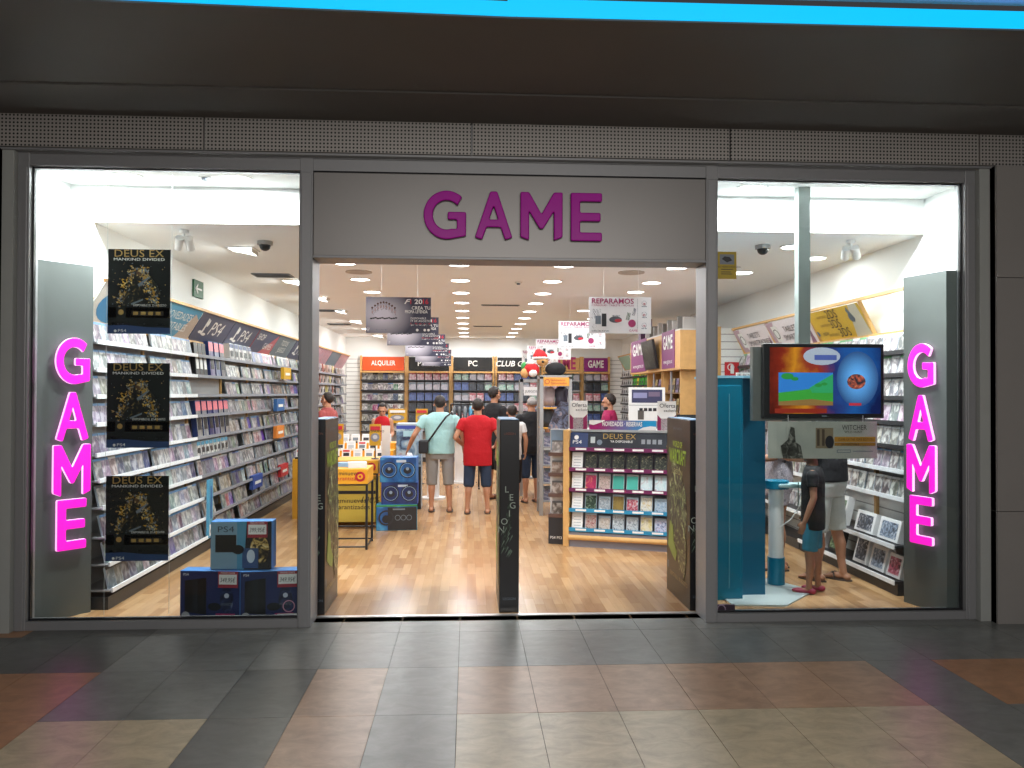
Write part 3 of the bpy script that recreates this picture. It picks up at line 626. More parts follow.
for i, (x0, x1, lab) in enumerate(BW):
    W = x1-x0; t = empty('display_unit', (x0, 20.10, 0), 0, 'back wall display unit with '+lab, 'display unit')
    for xx in (-.02, W-.03): mb = MB(); mb.box(xx, xx+.05, -.06, 0, 0, 2.62, WOOD); mb.build('side_post', t)
    mb = MB(); mb.box(.03, W-.03, -.02, 0, .1, 2.2, SLAT if i in (4,) else PANEL); mb.build('back_panel', t)
    mb = MB(); mb.box(.03, W-.03, -.3, 0, 0, .1, DSHELF); mb.build('plinth', t)
    mb = MB(); HD[i](mb, W-.08); mb.build('header', t, loc=(.04, -.06, 2.25))
    mb = MB(); mb.box(.03, W-.03, -.3, -.02, 2.19, 2.23, WOOD); mb.build('top_rail', t)
    for z in ZB[:6 if i != 4 else 8]:
        mb = MB(); mb.box(.03, W-.03, -.26, -.02, z-.03, z, DSHELF if i != 4 else SHELF); mb.build('shelf', t)
    n = 8 if i == 0 else 6
    for si, z in enumerate(ZB[:6]):
        if i == 0:
            for q in range(8):
                case_mb(CO_WH if q in (0, 7) else PICK[(q*3+si) % 8], mb=stuff, M0=Matrix.Translation((x0+.12+q*.125, 19.9, z)))
            continue
        for q in range(5 if i < 5 else 3):
            kk = (i*7+si*3+q//2) % 5
            if i == 1: kk = (1, 0, 2, 3, 3, 0)[si]
            pitch = (W-.1)/(5 if i < 5 else 3)
            acc_box('boxed_product', pitch*.86, .19, .1, (noise_art('bart%d' % kk, [h(('8c90a0', '9a4054', '283a70', '141820', '4c8878')[kk]), h(('a8a4ac', 'b8a0a8', '506090', '282c38', 'a0b0a8')[kk]), h(('606878', 'e0d0d0', '4a6aa8', '4a5868', '203028')[kk])], 12, 1)), (GRS, REDS, NVB, BLK, DGR)[kk], 'bp%d%d' % (i, kk), None, (x0+.05+pitch*(q+.5), 19.86, z), 0,
                '%s box from the left, %s shelf of back unit %s' % (NTH[q], ORD[si], ('', 'behind the banners', 'headed PC', 'with black and red header', 'with wooden header', 'with purple header')[i]), 'boxes on the %s shelf of back unit with %s' % (ORD[si], lab), cat='boxed product')
# ------------------------------------------------------------------ grey pillars with lit letters
def pillar(name, pts, hgt, A, B, lab, zs):
    t = empty(name, (pts[0][0], pts[0][1], 0), 0, lab, 'sign pillar')
    mb = MB(); mb.prism(pts, 0, hgt, PILLAR); mb.build('pillar_body', t, loc=(-pts[0][0], -pts[0][1], 0))
    A, B = Vector(A), Vector(B); d = B-A; rz = math.atan2(d.y, d.x); mid = (A+B)/2; nrm = Vector((d.y, -d.x)).normalized()
    for ch, z, H in zs:
        o = bpy.data.objects.new('letter', glyph(ch, .262*(1.04 if ch in 'M' else .95 if ch != 'E' else .82), H, .022, MAGL, PNKL, .005)); COL.objects.link(o); o.parent = t
        p = mid+nrm*.03; o.location = (p.x-pts[0][0], p.y-pts[0][1], z+.01); o.rotation_euler = (0, 0, rz)
    return t
ZLET = (('G', 1.745, .35), ('A', 1.315, .37), ('M', .905, .385), ('E', .50, .38))
pillar('sign_pillar', [(-3.19, 5.99), (-3.125, 6.08), (-2.90, 6.36), (-3.0, 6.55), (-3.19, 6.55)], 2.67, (-3.11, 6.10), (-2.90, 6.36), 'tall grey pillar in the left window carrying four glowing pink letters', ZLET)
pillar('sign_pillar', [(3.575, 6.39), (3.69, 5.985), (3.82, 5.97), (3.89, 6.4), (3.72, 6.55)], 2.66, (3.575, 6.39), (3.70, 6.0), 'tall grey pillar in the right window carrying four glowing pink letters', ZLET)
# ------------------------------------------------------------------ hanging banners inside
def wires(t, xs, z0, z1, m=None):
    for x in xs: mb = MB(); mb.cyl((x, 0, z0), (x, 0, z1), .0015, m or WHT, n=5); mb.build('hanging_wire', t)
F1B = noise_art('race_banner', [h('4c4c60'), h('55556a'), h('4a4a5c')], 2, 0)
def radial(name, c0, c1, ctr, r, emit=0):
    m, N, L, b = nt(name); b.inputs['Roughness'].default_value = .4
    tc = N.new('ShaderNodeTexCoord'); mp = N.new('ShaderNodeMapping'); mp.inputs['Location'].default_value = (-ctr[0]/r[0], 0, -ctr[1]/r[1]); mp.inputs['Scale'].default_value = (1/r[0], 0, 1/r[1])
    L.new(tc.outputs['Object'], mp.inputs[0]); g = N.new('ShaderNodeTexGradient'); g.gradient_type = 'SPHERICAL'; L.new(mp.outputs[0], g.inputs[0])
    cr = N.new('ShaderNodeValToRGB'); cr.color_ramp.elements[0].color = (*c0, 1); cr.color_ramp.elements[1].color = (*c1, 1); cr.color_ramp.elements[1].position = .8
    L.new(g.outputs['Fac'], cr.inputs[0]); L.new(cr.outputs[0], b.inputs['Base Color'])
    if emit: L.new(cr.outputs[0], b.inputs['Emission Color']); b.inputs['Emission Strength'].default_value = emit
    return m
F1M = radial('race_banner_print', h('38384c'), h('d4d0dc'), (-.17, .2), (.34, .27))
REDI = mat('red_ink', (.55, .02, .04), .4); MGI = mat('magenta_ink', (.35, .02, .12), .4)
def banner_F1(t):
    mb = MB(); mb.box(-.345, .345, -.003, .003, 0, .385, F1M)
    for i in range(9):
        x = -.29+i*.030; z = .19+.06*sin(pi*i/8); mb.rect(x, z, x+.024, z+.07, flat('3c3438')); mb.rect(x+.006, z+.02, x+.018, z+.05, flat('b09090'), .003); mb.disc(x+.011, z+.08, .011, flat('5a3c34'), .003)
    for i in range(12): mb.disc(-.29+i*.024, .155+.004*(i % 3), .014, INK, .003, .008)
    mb.text('F', .06, .315, .05, PANW, .004, shear=.4, bold=.03, sx=1.5); mb.text('1', .125, .315, .05, REDI, .004, bold=.03); mb.text('20', .17, .315, .05, PANW, .004, bold=.03, sx=1.2); mb.text('16', .26, .315, .05, REDI, .004, bold=.03)
    mb.text('CREA TU', .14, .255, .035, PANW, .004, bold=.02); mb.text('PROPIA LEYENDA', .07, .215, .033, PANW, .004, bold=.02, width=.24)
    mb.text('DISPONIBLE', .13, .15, .022, PANW, .004); mb.text('19 DE AGOSTO', .13, .122, .022, PANW, .004); mb.rect(.12, .08, .345, .095, PANW); mb.rect(.12, .095, .345, .112, REDI)
    mb.rect(-.33, .02, -.30, .06, PANW); mb.rect(-.24, .03, -.12, .04, GRS)
    for x in (.2, .28, .32): mb.disc(x, .035, .014, PANW, .003)
    mb.build('banner_print', t)
WB = mat('banner_white', (.80, .80, .82), .45)
def banner_REP(t):
    mb = MB(); mb.box(-.34, .34, -.003, .003, 0, .395, WB)
    mb.text('REPARAMOS', -.31, .325, .055, MGI, .004, width=.46, bold=.03); mb.text('CONSOLAS - TABLETS - MOVILES', -.31, .295, .02, MGI, .004, width=.46)
    mb.rect(-.31, .16, -.21, .265, INK); mb.rect(-.27, .10, -.21, .19, GRS, .004); mb.rect(-.20, .075, -.15, .215, INK, .005); mb.ring(-.28, .075, .022, .005, INK)
    mb.disc(-.05, .15, .07, flat('50545c'), .003, .035); mb.disc(-.02, .14, .04, REDI, .005, .018); mb.rect(-.09, .17, .0, .2, flat('8a8e96'))
    mb.poly([(.06, .15), (.1, .14), (.12, .22), (.08, .23)], flat('708070')); mb.poly([(.13, .2), (.16, .19), (.18, .27), (.15, .28)], flat('80848c'))
    mb.disc(.13, .11, .042, MGI, .006); mb.rect(.19, .02, .193, .38, GRS)
    for z in (.33, .21, .09): mb.ring(.265, z, .028, .004, GRS); mb.rect(.235, z-.04, .295, z-.03, GRS); mb.rect(.25, z-.02, .28, z+.005, flat('b0707a'))
    mb.text('todas las marcas', -.31, .02, .02, INK, .004); mb.text('GAME', .1, .02, .025, MGI, .004); mb.build('banner_print', t)
for fn, xc, zb, ys, lab, grp in ((banner_F1, -.745, 2.335, (8.6, 10.85, 14.0, 16.6, 19.0), 'dark hanging racing game banner', 'dark racing banners hanging over the aisle'), (banner_REP, 1.645, 2.35, (8.6, 11.5, 15.4, 17.6, 19.4), 'white hanging banner reading REPARAMOS', 'white repair banners hanging over the aisle')):
    p = None
    for i, y in enumerate(ys):
        if p is None: p = t = empty('hanging_banner', (xc, y, zb)); fn(t); wires(t, (-.18, .2), .39, ZC-zb-.001)
        else: t = copy_tree(p)
        t.location = (xc, y, zb); tag(t, lab+', '+('nearest the entrance', 'second from the entrance', 'middle one of five', 'second from the back', 'hindmost')[i], 'banner', grp)
# ------------------------------------------------------------------ left window: three posters, console boxes
SHARD = flat('d8c080'); GOLD = flat('a88848'); GOLDD = noise_art('gold_band', [h('8a6418'), h('c89828'), h('7a5414')], 3, 0)
ART = noise_art('poster_art', [h('0c0e0e'), h('101414'), h('181a16'), h('6a5a30'), h('c0a468')], 11, 3, contrast=(.35, .78)); DKP = mat('poster_black', (.016, .018, .017), .25)
NAVP = flat('24406c')
def poster(z, lab):
    t = empty('hanging_poster', (-2.458, 6.12, z), 0, lab, 'poster', 'three dark posters in the left window'); W, H = .228, .632
    mb = MB(); mb.box(-W, W, -.003, .003, 0, H, DKP)
    mb.poly([(-.12, .21), (-.15, .27), (-.09, .36), (-.08, .43), (-.03, .50), (.05, .50), (.08, .43), (.12, .38), (.16, .30), (.1, .23), (.0, .21)], ART, .003)
    mb.disc(.0, .455, .020, flat('5c4028'), .005, .028); Q = random.Random(8)
    for i in range(230):        # the shards that make up the figure
        tt = Q.random(); side = Q.choice((-1, 1, 1)); cx = side*(.03+.11*tt**1.2)+Q.gauss(0, .018)-.015; cz = .50-.27*tt+Q.gauss(0, .02); k_ = Q.uniform(.004, .017); a_ = Q.uniform(0, 6.28)
        if .2 < cz < .53: mb.poly([(cx+k_*cos(a_), cz+k_*sin(a_)), (cx+k_*.7*cos(a_+2.2), cz+k_*.7*sin(a_+2.2)), (cx+k_*cos(a_+3.6), cz+k_*sin(a_+3.6))], (GOLD, SHARD, GRS, GOLDD)[i % 4], .0052+.0001*(i % 9), .0004)
    mb.poly([(-.05, .215), (.03, .25), (.03, .262), (-.06, .225)], GRS, .006); mb.poly([(.0, .35), (.08, .42), (.075, .43), (-.01, .37)], GRS, .006)
    R = random.Random(3)
    for i in range(60): a = R.uniform(-.2, .2); b_ = R.uniform(.2, .53); mb.disc(a, b_, R.uniform(.001, .004), GOLD if i % 2 else GRS, .005, n=5)
    mb.text('DEUS EX', 0, .575, .055, GOLD, .004, 'C', width=.36, sx=1.3); mb.text('MANKIND DIVIDED', 0, .547, .02, PANW, .004, 'C', width=.37)
    mb.text('DISPONIBLE EL 23 AGOSTO', .08, .205, .017, PANW, .004, 'C', width=.24)
    mb.rect(-W, .12, W, .195, GOLDD); mb.rect(-.165, .115, -.095, .205, DKP, .005); mb.disc(-.13, .16, .02, GOLD, .007)
    mb.rect(-.05, .135, .18, .17, flat('2a2010'), .005)
    for i in range(4): mb.rect(-.04+i*.055, .14, -.005+i*.055, .165, GOLD, .007)
    mb.rect(-.2, .06, -.175, .085, GRS); mb.rect(-.16, .07, -.11, .076, GRS); mb.rect(.0, .07, .05, .076, GRS); mb.rect(.13, .068, .19, .074, GRS)
    mb.poly([(-W, 0), (W, 0), (W, .045), (.05, .05), (-.1, .065), (-W, .06)], NAVP, .003); mb.text('PS4', -.15, .012, .022, PANW, .006, width=.06); mb.disc(-.17, .02, .01, PANW, .006)
    mb.build('poster_print', t); 
    return t
tp = [poster(2.133, 'dark gold figure poster hanging in the left window, topmost of the three'), poster(1.282, 'dark gold figure poster hanging in the left window, middle of the three'), poster(.44, 'dark gold figure poster hanging in the left window, lowest of the three')]
wires(tp[0], (-.236, .236), -2.09, 3.38-2.133-.001, mat('clear_wire', (.5, .55, .55), .3))
mb = MB(); mb.box(-.3, .36, -.006, .006, 0, .016, mat('rail_grey', (.45, .47, .47), .4)); tag(mb.build('hanging_rail', loc=(-2.42, 6.17, 3.362)), 'slim grey rail under the left window ceiling holding the poster wires', 'rail')
def console_box(loc, rz, lab, W, H, kind, price):
    t = empty('console_box', loc, rz, lab, 'console box', 'console boxes in the left window'); D = .13
    BOX = flat('1e2a5c') if kind else flat('7fa0b4'); ART2 = noise_art('console_art', [h('161a30'), h('202848'), h('3a4a78'), h('a8b4c8')], 9, 2, contrast=(.35, .8))
    mb = MB(); mb.box(-W/2, W/2, 0, D, 0, H, flat('3a78b8')); mb.build('carton', t, bevel=.003)
    mb = MB(); mb.box(-W/2+.004, W/2-.004, -.002, 0, .004, H-.004, BOX)
    if kind:
        mb.poly([(-W*.42, .06), (-W*.06, .04), (-W*.06, H*.86), (-W*.42, H*.8)], BLK, .003); mb.poly([(-W*.28, .07), (-W*.2, .06), (-W*.2, H*.82), (-W*.28, H*.8)], flat('1c2028'), .005)
        mb.disc(W*.08, .1, .05, flat('10141c'), .006, .03); mb.disc(W*.28, H*.42, .05, ART2, .004, .1); mb.disc(W*.28, H*.5, .018, flat('c0c8d8'), .006); mb.text('UNCHARTED', W*.28, H*.3, .02, GRS, .006, 'C', width=.09); mb.text('PS4', -W*.44, H*.9, .02, PANW, .004)
        mb.disc(-W*.4, .03, .032, flat('a8aab0'), .006); mb.rect(W*.1, .03, W*.42, .05, MGI, .004)
        if 'right' in lab: mb.ring(W*.34, .1, .045, .008, flat('c890a8'), .007); mb.rect(W*.14, .012, W*.48, .045, flat('d8d8d8'), .007)
    else:
        mb.poly([(.0, .0), (W*.49, 0), (W*.49, H), (W*.02, H)], flat('1a1c24'), .003); mb.poly([(-.03, 0), (.02, 0), (.04, H), (-.03, H)], BLUE_S, .004)
        mb.rect(-W*.42, .13, -W*.08, .26, BLK, .004); mb.disc(-W*.05, .15, .045, BLK, .006, .035); mb.text('PS4', -W*.38, H*.78, .045, flat('30404c'), .004, width=.12); mb.rect(W*.02, .01, W*.28, .16, flat('32507c'), .006); mb.disc(W*.16, .1, .03, flat('c8d4e0'), .008, .05)
        mb.disc(W*.3, .15, .07, noise_art('gold_art', [h('141418'), h('3a3428'), h('c8a860'), h('e8dcb0')], 16, 2), .005, .11)
    mb.build('front_print', t)
    mb = MB(); u, v = W*.14 if kind else W*.1, H*.72; u1, v1 = u+.15, v+.1
    mb.rect(u, v-.02, u1, v1, flat('a03040'), .010); mb.rect(u+.008, v+.005, u1-.008, v1-.022, PANW, .012); mb.text(price, (u+u1)/2, v+.022, .034, INK, .014, 'C', shear=.2, width=.115); mb.text('PRECIO GAME', (u+u1)/2, v1-.016, .012, PANW, .012, 'C'); mb.build('price_sign', t)
    return t
console_box((-1.915, 6.10, 0), -.09, 'dark blue console carton at the bottom left of the small stack in the left window', .455, .365, 1, '349,95€')
console_box((-1.475, 6.08, 0), .10, 'dark blue console carton at the bottom right of the stack in the left window', .42, .365, 1, '349,95€')
console_box((-1.695, 6.125, .368), .0, 'pale blue and black console carton on top of the stack in the left window', .455, .36, 0, '399,95€')
# ------------------------------------------------------------------ entrance standees (security gate covers)
GART = noise_art('green_fel_art', [h('0c0c08'), h('2a2616'), h('4a4c34'), h('6a7448'), h('b0bc88')], 6.5, 3.5, contrast=(.38, .66)); BRN = noise_art('brown_print', [h('2a2412'), h('3c341e'), h('2a2412')], 2, 0)
def gate(x0, x1, side, lab):
    t = empty('gate_cover', ((x0+x1)/2, 6.2, 0), 0, lab, 'standee', 'printed gate covers across the entrance'); W = x1-x0; D = .72 if x0 > 1 else .60 if x0 < 0 else .66
    mb = MB(); mb.box(-W/2, W/2, 0, D, 0, 1.49, mat('cover_board', (.012, .012, .014), .3)); mb.box(-W/2+.004, W/2-.004, .004, D-.004, 1.49, 1.496, flat('5a7a98')); mb.build('cover_board', t, bevel=.003)
    mb = MB(); W2 = W/2-.006
    mb.disc(0, 1.385, .028, flat('402020'), .002, .012); mb.text('LEGION', 0, 1.375, .018, flat('805040'), .004, 'C')
    R = random.Random(5)
    for i, ch in enumerate('LEGION'): mb.text(ch, -.02+.045*sin(i*.9), .93-i*.062, .05, flat('a8b4a8'), .004, 'C')
    mb.poly([(-W2, .45), (-W2+.05, .8), (.0, .95), (.02, .7), (-.02, .5)], noise_art('front_fel', [h('0a0c0a'), h('18201a'), h('3c5040')], 14, 3), .003)
    for i in range(14): a = R.uniform(-W2, .0); z = R.uniform(.4, .62); mb.poly([(a, z), (a+.03, z+.05), (a+.025, z+.06)], flat('6c8070'), .004)
    mb.text('LEGION', 0, .1, .02, GRS, .004, 'C'); mb.build('front_print', t)
    mb = MB(); mb.box(0, D, -.002, 0, 0.0, 1.488, BRN)
    mb.disc(.36, .70, .27, GART, .003, .36, 28); mb.disc(.3, .95, .2, GART, .004, .2, 20); mb.disc(.5, .42, .12, GART, .005, .24)
    mb.poly([(.06, .40), (.12, .62), (.22, .58), (.24, .46), (.34, .38), (.3, .3), (.18, .34)], flat('8a9a48'), .006)
    for i in range(7): mb.ring(.16+.07*i, .86+.05*sin(i*2.1), .035+.01*(i % 3), .007, flat('8c9468'), .007, 10)
    mb.text('WORLD OF', D/2, 1.255, .05, flat('a8c040'), .006, 'C', width=.3, bold=.02); mb.text('WARCRAFT', D/2, 1.12, .12, flat('9ab83c'), .006, 'C', width=.52, bold=.03); mb.text('LEGION', D/2, 1.03, .045, flat('b0a878'), .006, 'C', width=.3)
    mb.text('JUEGO Y AVENTURA', D*.5, 1.40, .02, GRS, .006, 'C'); mb.text('DISPONIBLE 30 AGOSTO', D*.55, .16, .035, flat('b0a070'), .006, 'C'); mb.rect(.03, .2, .07, .26, GRS)
    if side > 0: mb.build('side_print', t, loc=(W/2+.001, 0, 0), rot=(0, 0, RZL))
    else: mb.build('side_print', t, loc=(-W/2-.001, D, 0), rot=(0, 0, RZR))
    return t
gate(-1.21, -1.09, 1, 'tall black and green printed cover just inside the left door post')
gate(.25, .40, -1, 'tall black and green printed cover standing alone in the middle of the entrance')
gate(1.745, 1.885, -1, 'tall black and green printed cover just inside the right door post')
# ------------------------------------------------------------------ right window: television, banner, stickers
def tv_screen():
    m, N, L, b = nt('television_picture'); b.inputs['Roughness'].default_value = .15
    tc = N.new('ShaderNodeTexCoord'); sp = N.new('ShaderNodeSeparateXYZ'); L.new(tc.outputs['Object'], sp.inputs[0])
    no = N.new('ShaderNodeTexNoise'); no.inputs['Scale'].default_value = 4; no.inputs['Detail'].default_value = 5; L.new(tc.outputs['Object'], no.inputs['Vector'])
    ma = N.new('ShaderNodeMath'); ma.operation = 'MULTIPLY_ADD'; ma.inputs[1].default_value = 1.0; L.new(sp.outputs['X'], ma.inputs[0])
    mb_ = N.new('ShaderNodeMath'); mb_.operation = 'MULTIPLY_ADD'; mb_.inputs[1].default_value = .5; mb_.inputs[2].default_value = .25; L.new(no.outputs['Fac'], mb_.inputs[0]); L.new(mb_.outputs[0], ma.inputs[2])
    cr = N.new('ShaderNodeValToRGB'); e = cr.color_ramp.elements; e[0].position = 0; e[0].color = (*h('30100c'), 1); e[1].position = 1; e[1].color = (*h('0c1c50'), 1)
    for p, c in ((.14, '7a2414'), (.28, 'c88420'), (.40, '8c3020'), (.55, '28306c'), (.78, '1c58a0')): x = e.new(p); x.color = (*h(c), 1)
    L.new(ma.outputs[0], cr.inputs[0]); L.new(cr.outputs[0], b.inputs['Base Color']); L.new(cr.outputs[0], b.inputs['Emission Color']); b.inputs['Emission Strength'].default_value = .6; return m
def em(hx, k=.6): return mat('screen_'+hx, h(hx), .3, emit=k, ecol=h(hx), var=.1)
t = empty('television', (2.82, 6.2, 1.51), 0, 'flat television showing a bright game advert, on a grey ceiling pole in the right window', 'television')
mb = MB(); mb.box(-.49, .49, 0, .05, 0, .59, BLK); mb.build('bezel', t, bevel=.006)
mb = MB(); mb.box(-.44, .46, -.003, 0, .035, .56, tv_screen())
mb.rect(-.37, .10, .07, .36, em('2f78c8'), .004); mb.poly([(-.37, .10), (.07, .10), (.07, .13), (-.1, .15), (-.37, .13)], em('8a6a3c'), .006); mb.poly([(-.37, .13), (-.1, .15), (.07, .13), (.07, .22), (-.05, .24), (-.2, .22), (-.37, .2)], em('3a9a38'), .0055); mb.poly([(-.12, .24), (.0, .31), (.07, .35), (.07, .2), (-.1, .2)], em('2f9a60'), .0058)
for x, z, r_ in ((-.3, .33, .05), (-.24, .31, .03), (-.05, .26, .03), (.0, .27, .025)): mb.disc(x, z, r_, em('2c8a3a'), .0065, r_*.5)
mb.disc(-.02, .49, .15, em('a8b0c0'), .0042, .07); mb.rect(-.08, .46, .1, .5, em('4a5aa0'), .006)
mb.disc(.27, .31, .17, radial('screen_blue_glow', h('14285c'), h('5aa0e0'), (.27, .31), (.19, .24), .85), .004, .22, 32); mb.disc(.26, .29, .075, noise_art('screen_blob', [h('181820'), h('34303c'), h('b05038'), h('d8906c')], 14, 2, emit=.6), .006, .06); mb.rect(.2, .1, .3, .12, em('c03040'), .006); mb.rect(-.4, .04, .02, .075, em('8a2818'), .005)
mb.build('screen', t)
mb = MB(); mb.box(-.555, .36, .06, .12, -.025, .565, mat('bracket_grey', (.20, .21, .20), .4, .4)); mb.build('bracket', t)
mb = MB(); mb.box(-.155, -.058, .12, .20, .3, 1.869, mat('pole_grey', (.27, .31, .30), .35, .4)); mb.build('pole', t)
mb = MB(); mb.rect(-.02, .01, .02, .022, GRS); mb.build('maker_badge', t)
# curved banner below
t = empty('window_banner', (2.80, 6.13, 1.195), 0, 'pale curved card banner with orange bars hanging under the television', 'banner')
mb = MB(); n = 14; BG = noise_art('banner_grey', [h('a8aca4'), h('b8bab0'), h('a0a69c')], 3, 0)
xs = [-.44+.88*i/n for i in range(n+1)]
for a, c in zip(xs, xs[1:]):
    ya, yc = .05*(abs(a)/.44)**4, .05*(abs(c)/.44)**4
    mb.quad([(a, ya, 0), (c, yc, 0), (c, yc, .29), (a, ya, .29)], BG); mb.quad([(c, yc+.004, 0), (a, ya+.004, 0), (a, ya+.004, .29), (c, yc+.004, .29)], BG)
mb.build('card', t)
mb = MB(); OR = flat('c08828')
mb.poly([(-.34, 0), (-.18, 0), (-.2, .1), (-.24, .13), (-.25, .24), (-.28, .25), (-.3, .15), (-.36, .1)], noise_art('dark_print', [h('20201c'), h('4a4a44'), h('9a9a90')], 14, 2)); mb.rect(-.08, .08, .06, .24, flat('8a7a60')); mb.rect(-.07, .1, -.05, .23, flat('504030'), .004); mb.rect(-.03, .1, -.01, .23, flat('504030'), .004); mb.disc(.03, .13, .035, INK, .005, .05)
mb.text('WITCHER', .13, .225, .04, flat('404038'), .003, width=.2); mb.text('WILD HUNT', .15, .2, .018, flat('504030'), .003)
mb.rect(.07, .13, .40, .17, OR); mb.text('GAME OF THE YEAR EDITION', .1, .14, .02, flat('604010'), .005, width=.28); mb.rect(.07, .10, .40, .125, flat('a07020')); mb.text('YA DISPONIBLE', .12, .105, .015, INK, .005)
mb.rect(.09, .045, .2, .07, GRS); mb.rect(.095, .05, .195, .065, BG, .004); mb.rect(.22, .055, .38, .06, GRS); mb.build('card_print', t)
mb = MB(); mb.box(-.3, -.297, -.0, .003, .29, .34, WHT); mb.box(.3, .303, 0, .003, .29, .34, WHT); mb.build('hanging_wire', t)
# stickers on the glass
t = MB(); YS = flat('b09828'); t.box(-.073, .073, -.001, .001, 0, .205, YS); t.rect(-.055, .11, .055, .185, flat('7a8088')); t.poly([(-.04, .15), (.0, .125), (.04, .14), (.02, .165), (-.02, .17)], INK, .004); t.rect(-.045, .07, .045, .075, INK); t.rect(-.045, .05, .03, .055, INK); t.rect(-.045, .035, .04, .04, INK); t.text('ZONA VIDEOVIGILADA', 0, .085, .014, INK, .003, 'C')
tag(t.build('warning_sticker', loc=(1.945, 5.923, 2.565)), 'yellow camera surveillance sticker on the glass beside the right door post', 'sticker')
t = MB(); t.box(-.075, .075, 0, .02, 0, .105, flat('3a1830')); t.rect(-.07, .012, .07, .035, flat('9a98a0')); t.ring(-.03, .075, .035, .008, flat('b090a8'), .004, 16); t.text('GAME', .0, .015, .018, INK, .005, 'C')
tag(t.build('info_card', loc=(1.945, 5.96, .0)), 'small dark purple card at the bottom corner of the right window beside the door post', 'card')
# signs on walls
def exit_sign(x, y, rz, lab, flip):
    t = MB(); t.box(-.155, .155, 0, .02, 0, .19, flat('1c5c3c')); s_ = 1 if flip else -1
    t.rect(-.1, .085, .1, .105, PANW, .001); t.poly([(s_*.11, .095), (s_*.03, .155), (s_*.03, .13), (s_*.07, .095), (s_*.03, .06), (s_*.03, .035)] if s_ > 0 else [(-.11, .095), (-.03, .035), (-.03, .06), (-.07, .095), (-.03, .13), (-.03, .155)], PANW, .001)
    tag(t.build('exit_sign', loc=(x, y, 2.76), rot=(0, 0, rz)), lab, 'sign')
exit_sign(XL+.022, 9.17, RZL, 'green arrow exit sign high on the left wall', False); exit_sign(XR-.022, 9.15, RZR, 'green arrow exit sign high on the right wall', True)
t = MB(); t.box(-.1, .1, 0, .006, 0, .19, flat('c02028')); t.rect(-.02, .03, .03, .13, PANW); t.disc(.005, .13, .025, PANW, .004); t.ring(-.015, .12, .05, .012, PANW, .004, 12)
tag(t.build('extinguisher_sign', loc=(3.66, 10.93, 1.95)), 'red fire extinguisher sign above the teal cabinet', 'sign')
# ------------------------------------------------------------------ ceiling cameras, spotlights, vents, sensors
def dome(x, y, lab):
    t = empty('dome_camera', (x, y, ZC), 0, lab, 'camera'); mb = MB(); mb.cyl((0, 0, -.035), (0, 0, 0), .07, mat('dome_grey', (.35, .34, .33), .4), n=20); mb.build('mount', t); mb = MB(); mb.ell((0, 0, -.04), (.052, .052, .05), BLK); mb.build('dome', t, smooth=True)
dome(-1.86, 7.42, 'dark dome camera on the ceiling seen through the left window'); dome(2.73, 7.28, 'dark dome camera on the ceiling seen through the right window')
def spot(x, y, z, rz, lab):
    t = empty('spotlight', (x, y, z), rz, lab, 'spotlight')
    mb = MB(); mb.cyl((0, 0, -.03), (0, 0, 0), .04, WHT); mb.build('base', t); mb = MB(); mb.cyl((0, 0, -.1), (0, 0, -.02), .008, WHT); mb.build('arm', t)
    for sx in (-1, 1): mb = MB(); mb.cyl((.035*sx, -.04, -.075), (.05*sx, .05, -.15), .035, WHT, n=16); mb.build('spot_head', t)
spot(-2.42, 6.95, ZC, .3, 'white twin spotlight hanging from the ceiling just behind the left window'); spot(3.42, 6.98, ZC, -.5, 'white twin spotlight hanging from the ceiling just behind the right window')
for x, y, lab in ((-2.3, 9.55, 'above the slate header boards'), (-2.3, 13.6, 'far along the left side'), (-2.6, 16.3, 'left side near the back'), (.5, 12.5, 'thin one above the aisle'), (.4, 16.5, 'farthest one above the aisle')):
    t = empty('ceiling_vent', (x, y, ZC), 0, 'grey slatted ceiling vent, '+lab, 'vent'); w_, l_ = (.22, .14) if x < 0 else (.3, .03)
    mb = MB(); mb.box(-w_, w_, -l_, l_, -.012, 0, GRS); mb.build('frame', t); mb = MB()
    for i in range(5): mb.box(-w_+.02, w_-.02, -l_+.01+i*l_*.38, -l_+.01+i*l_*.38+l_*.16, -.016, -.012, DSHELF)
    mb.build('slats', t)
for x, y, lab in ((-1.25, 9.2, 'left of the aisle'), (1.85, 9.0, 'right of the aisle')):
    t = empty('ceiling_speaker', (x, y, ZC), 0, 'round flush beige ceiling grille '+lab, 'speaker'); mb = MB(); mb.cyl((0, 0, -.012), (0, 0, 0), .15, mat('grille_beige', (.5, .45, .4), .6), n=28); mb.build('grille', t); mb = MB(); mb.cyl((0, 0, -.014), (0, 0, -.012), .11, mat('grille_dark', (.42, .38, .34), .6), n=28); mb.build('mesh_cover', t)
for x, y, z, lab in ((-2.05, 6.32, 3.38, 'between the left window downlights'), (2.35, 6.2, 3.38, 'over the right window'), (.62, 9.9, ZC, 'over the middle of the aisle'), (-1.75, 8.9, ZC, 'above the nearest dark banner')):
    t = MB(); t.cyl((0, 0, -.018), (0, 0, 0), .045, WHT, n=16); t.cyl((0, 0, -.035), (0, 0, -.018), .022, GRS, n=12); tag(t.build('smoke_detector', loc=(x, y, z)), 'small round smoke detector on the ceiling '+lab, 'smoke detector')
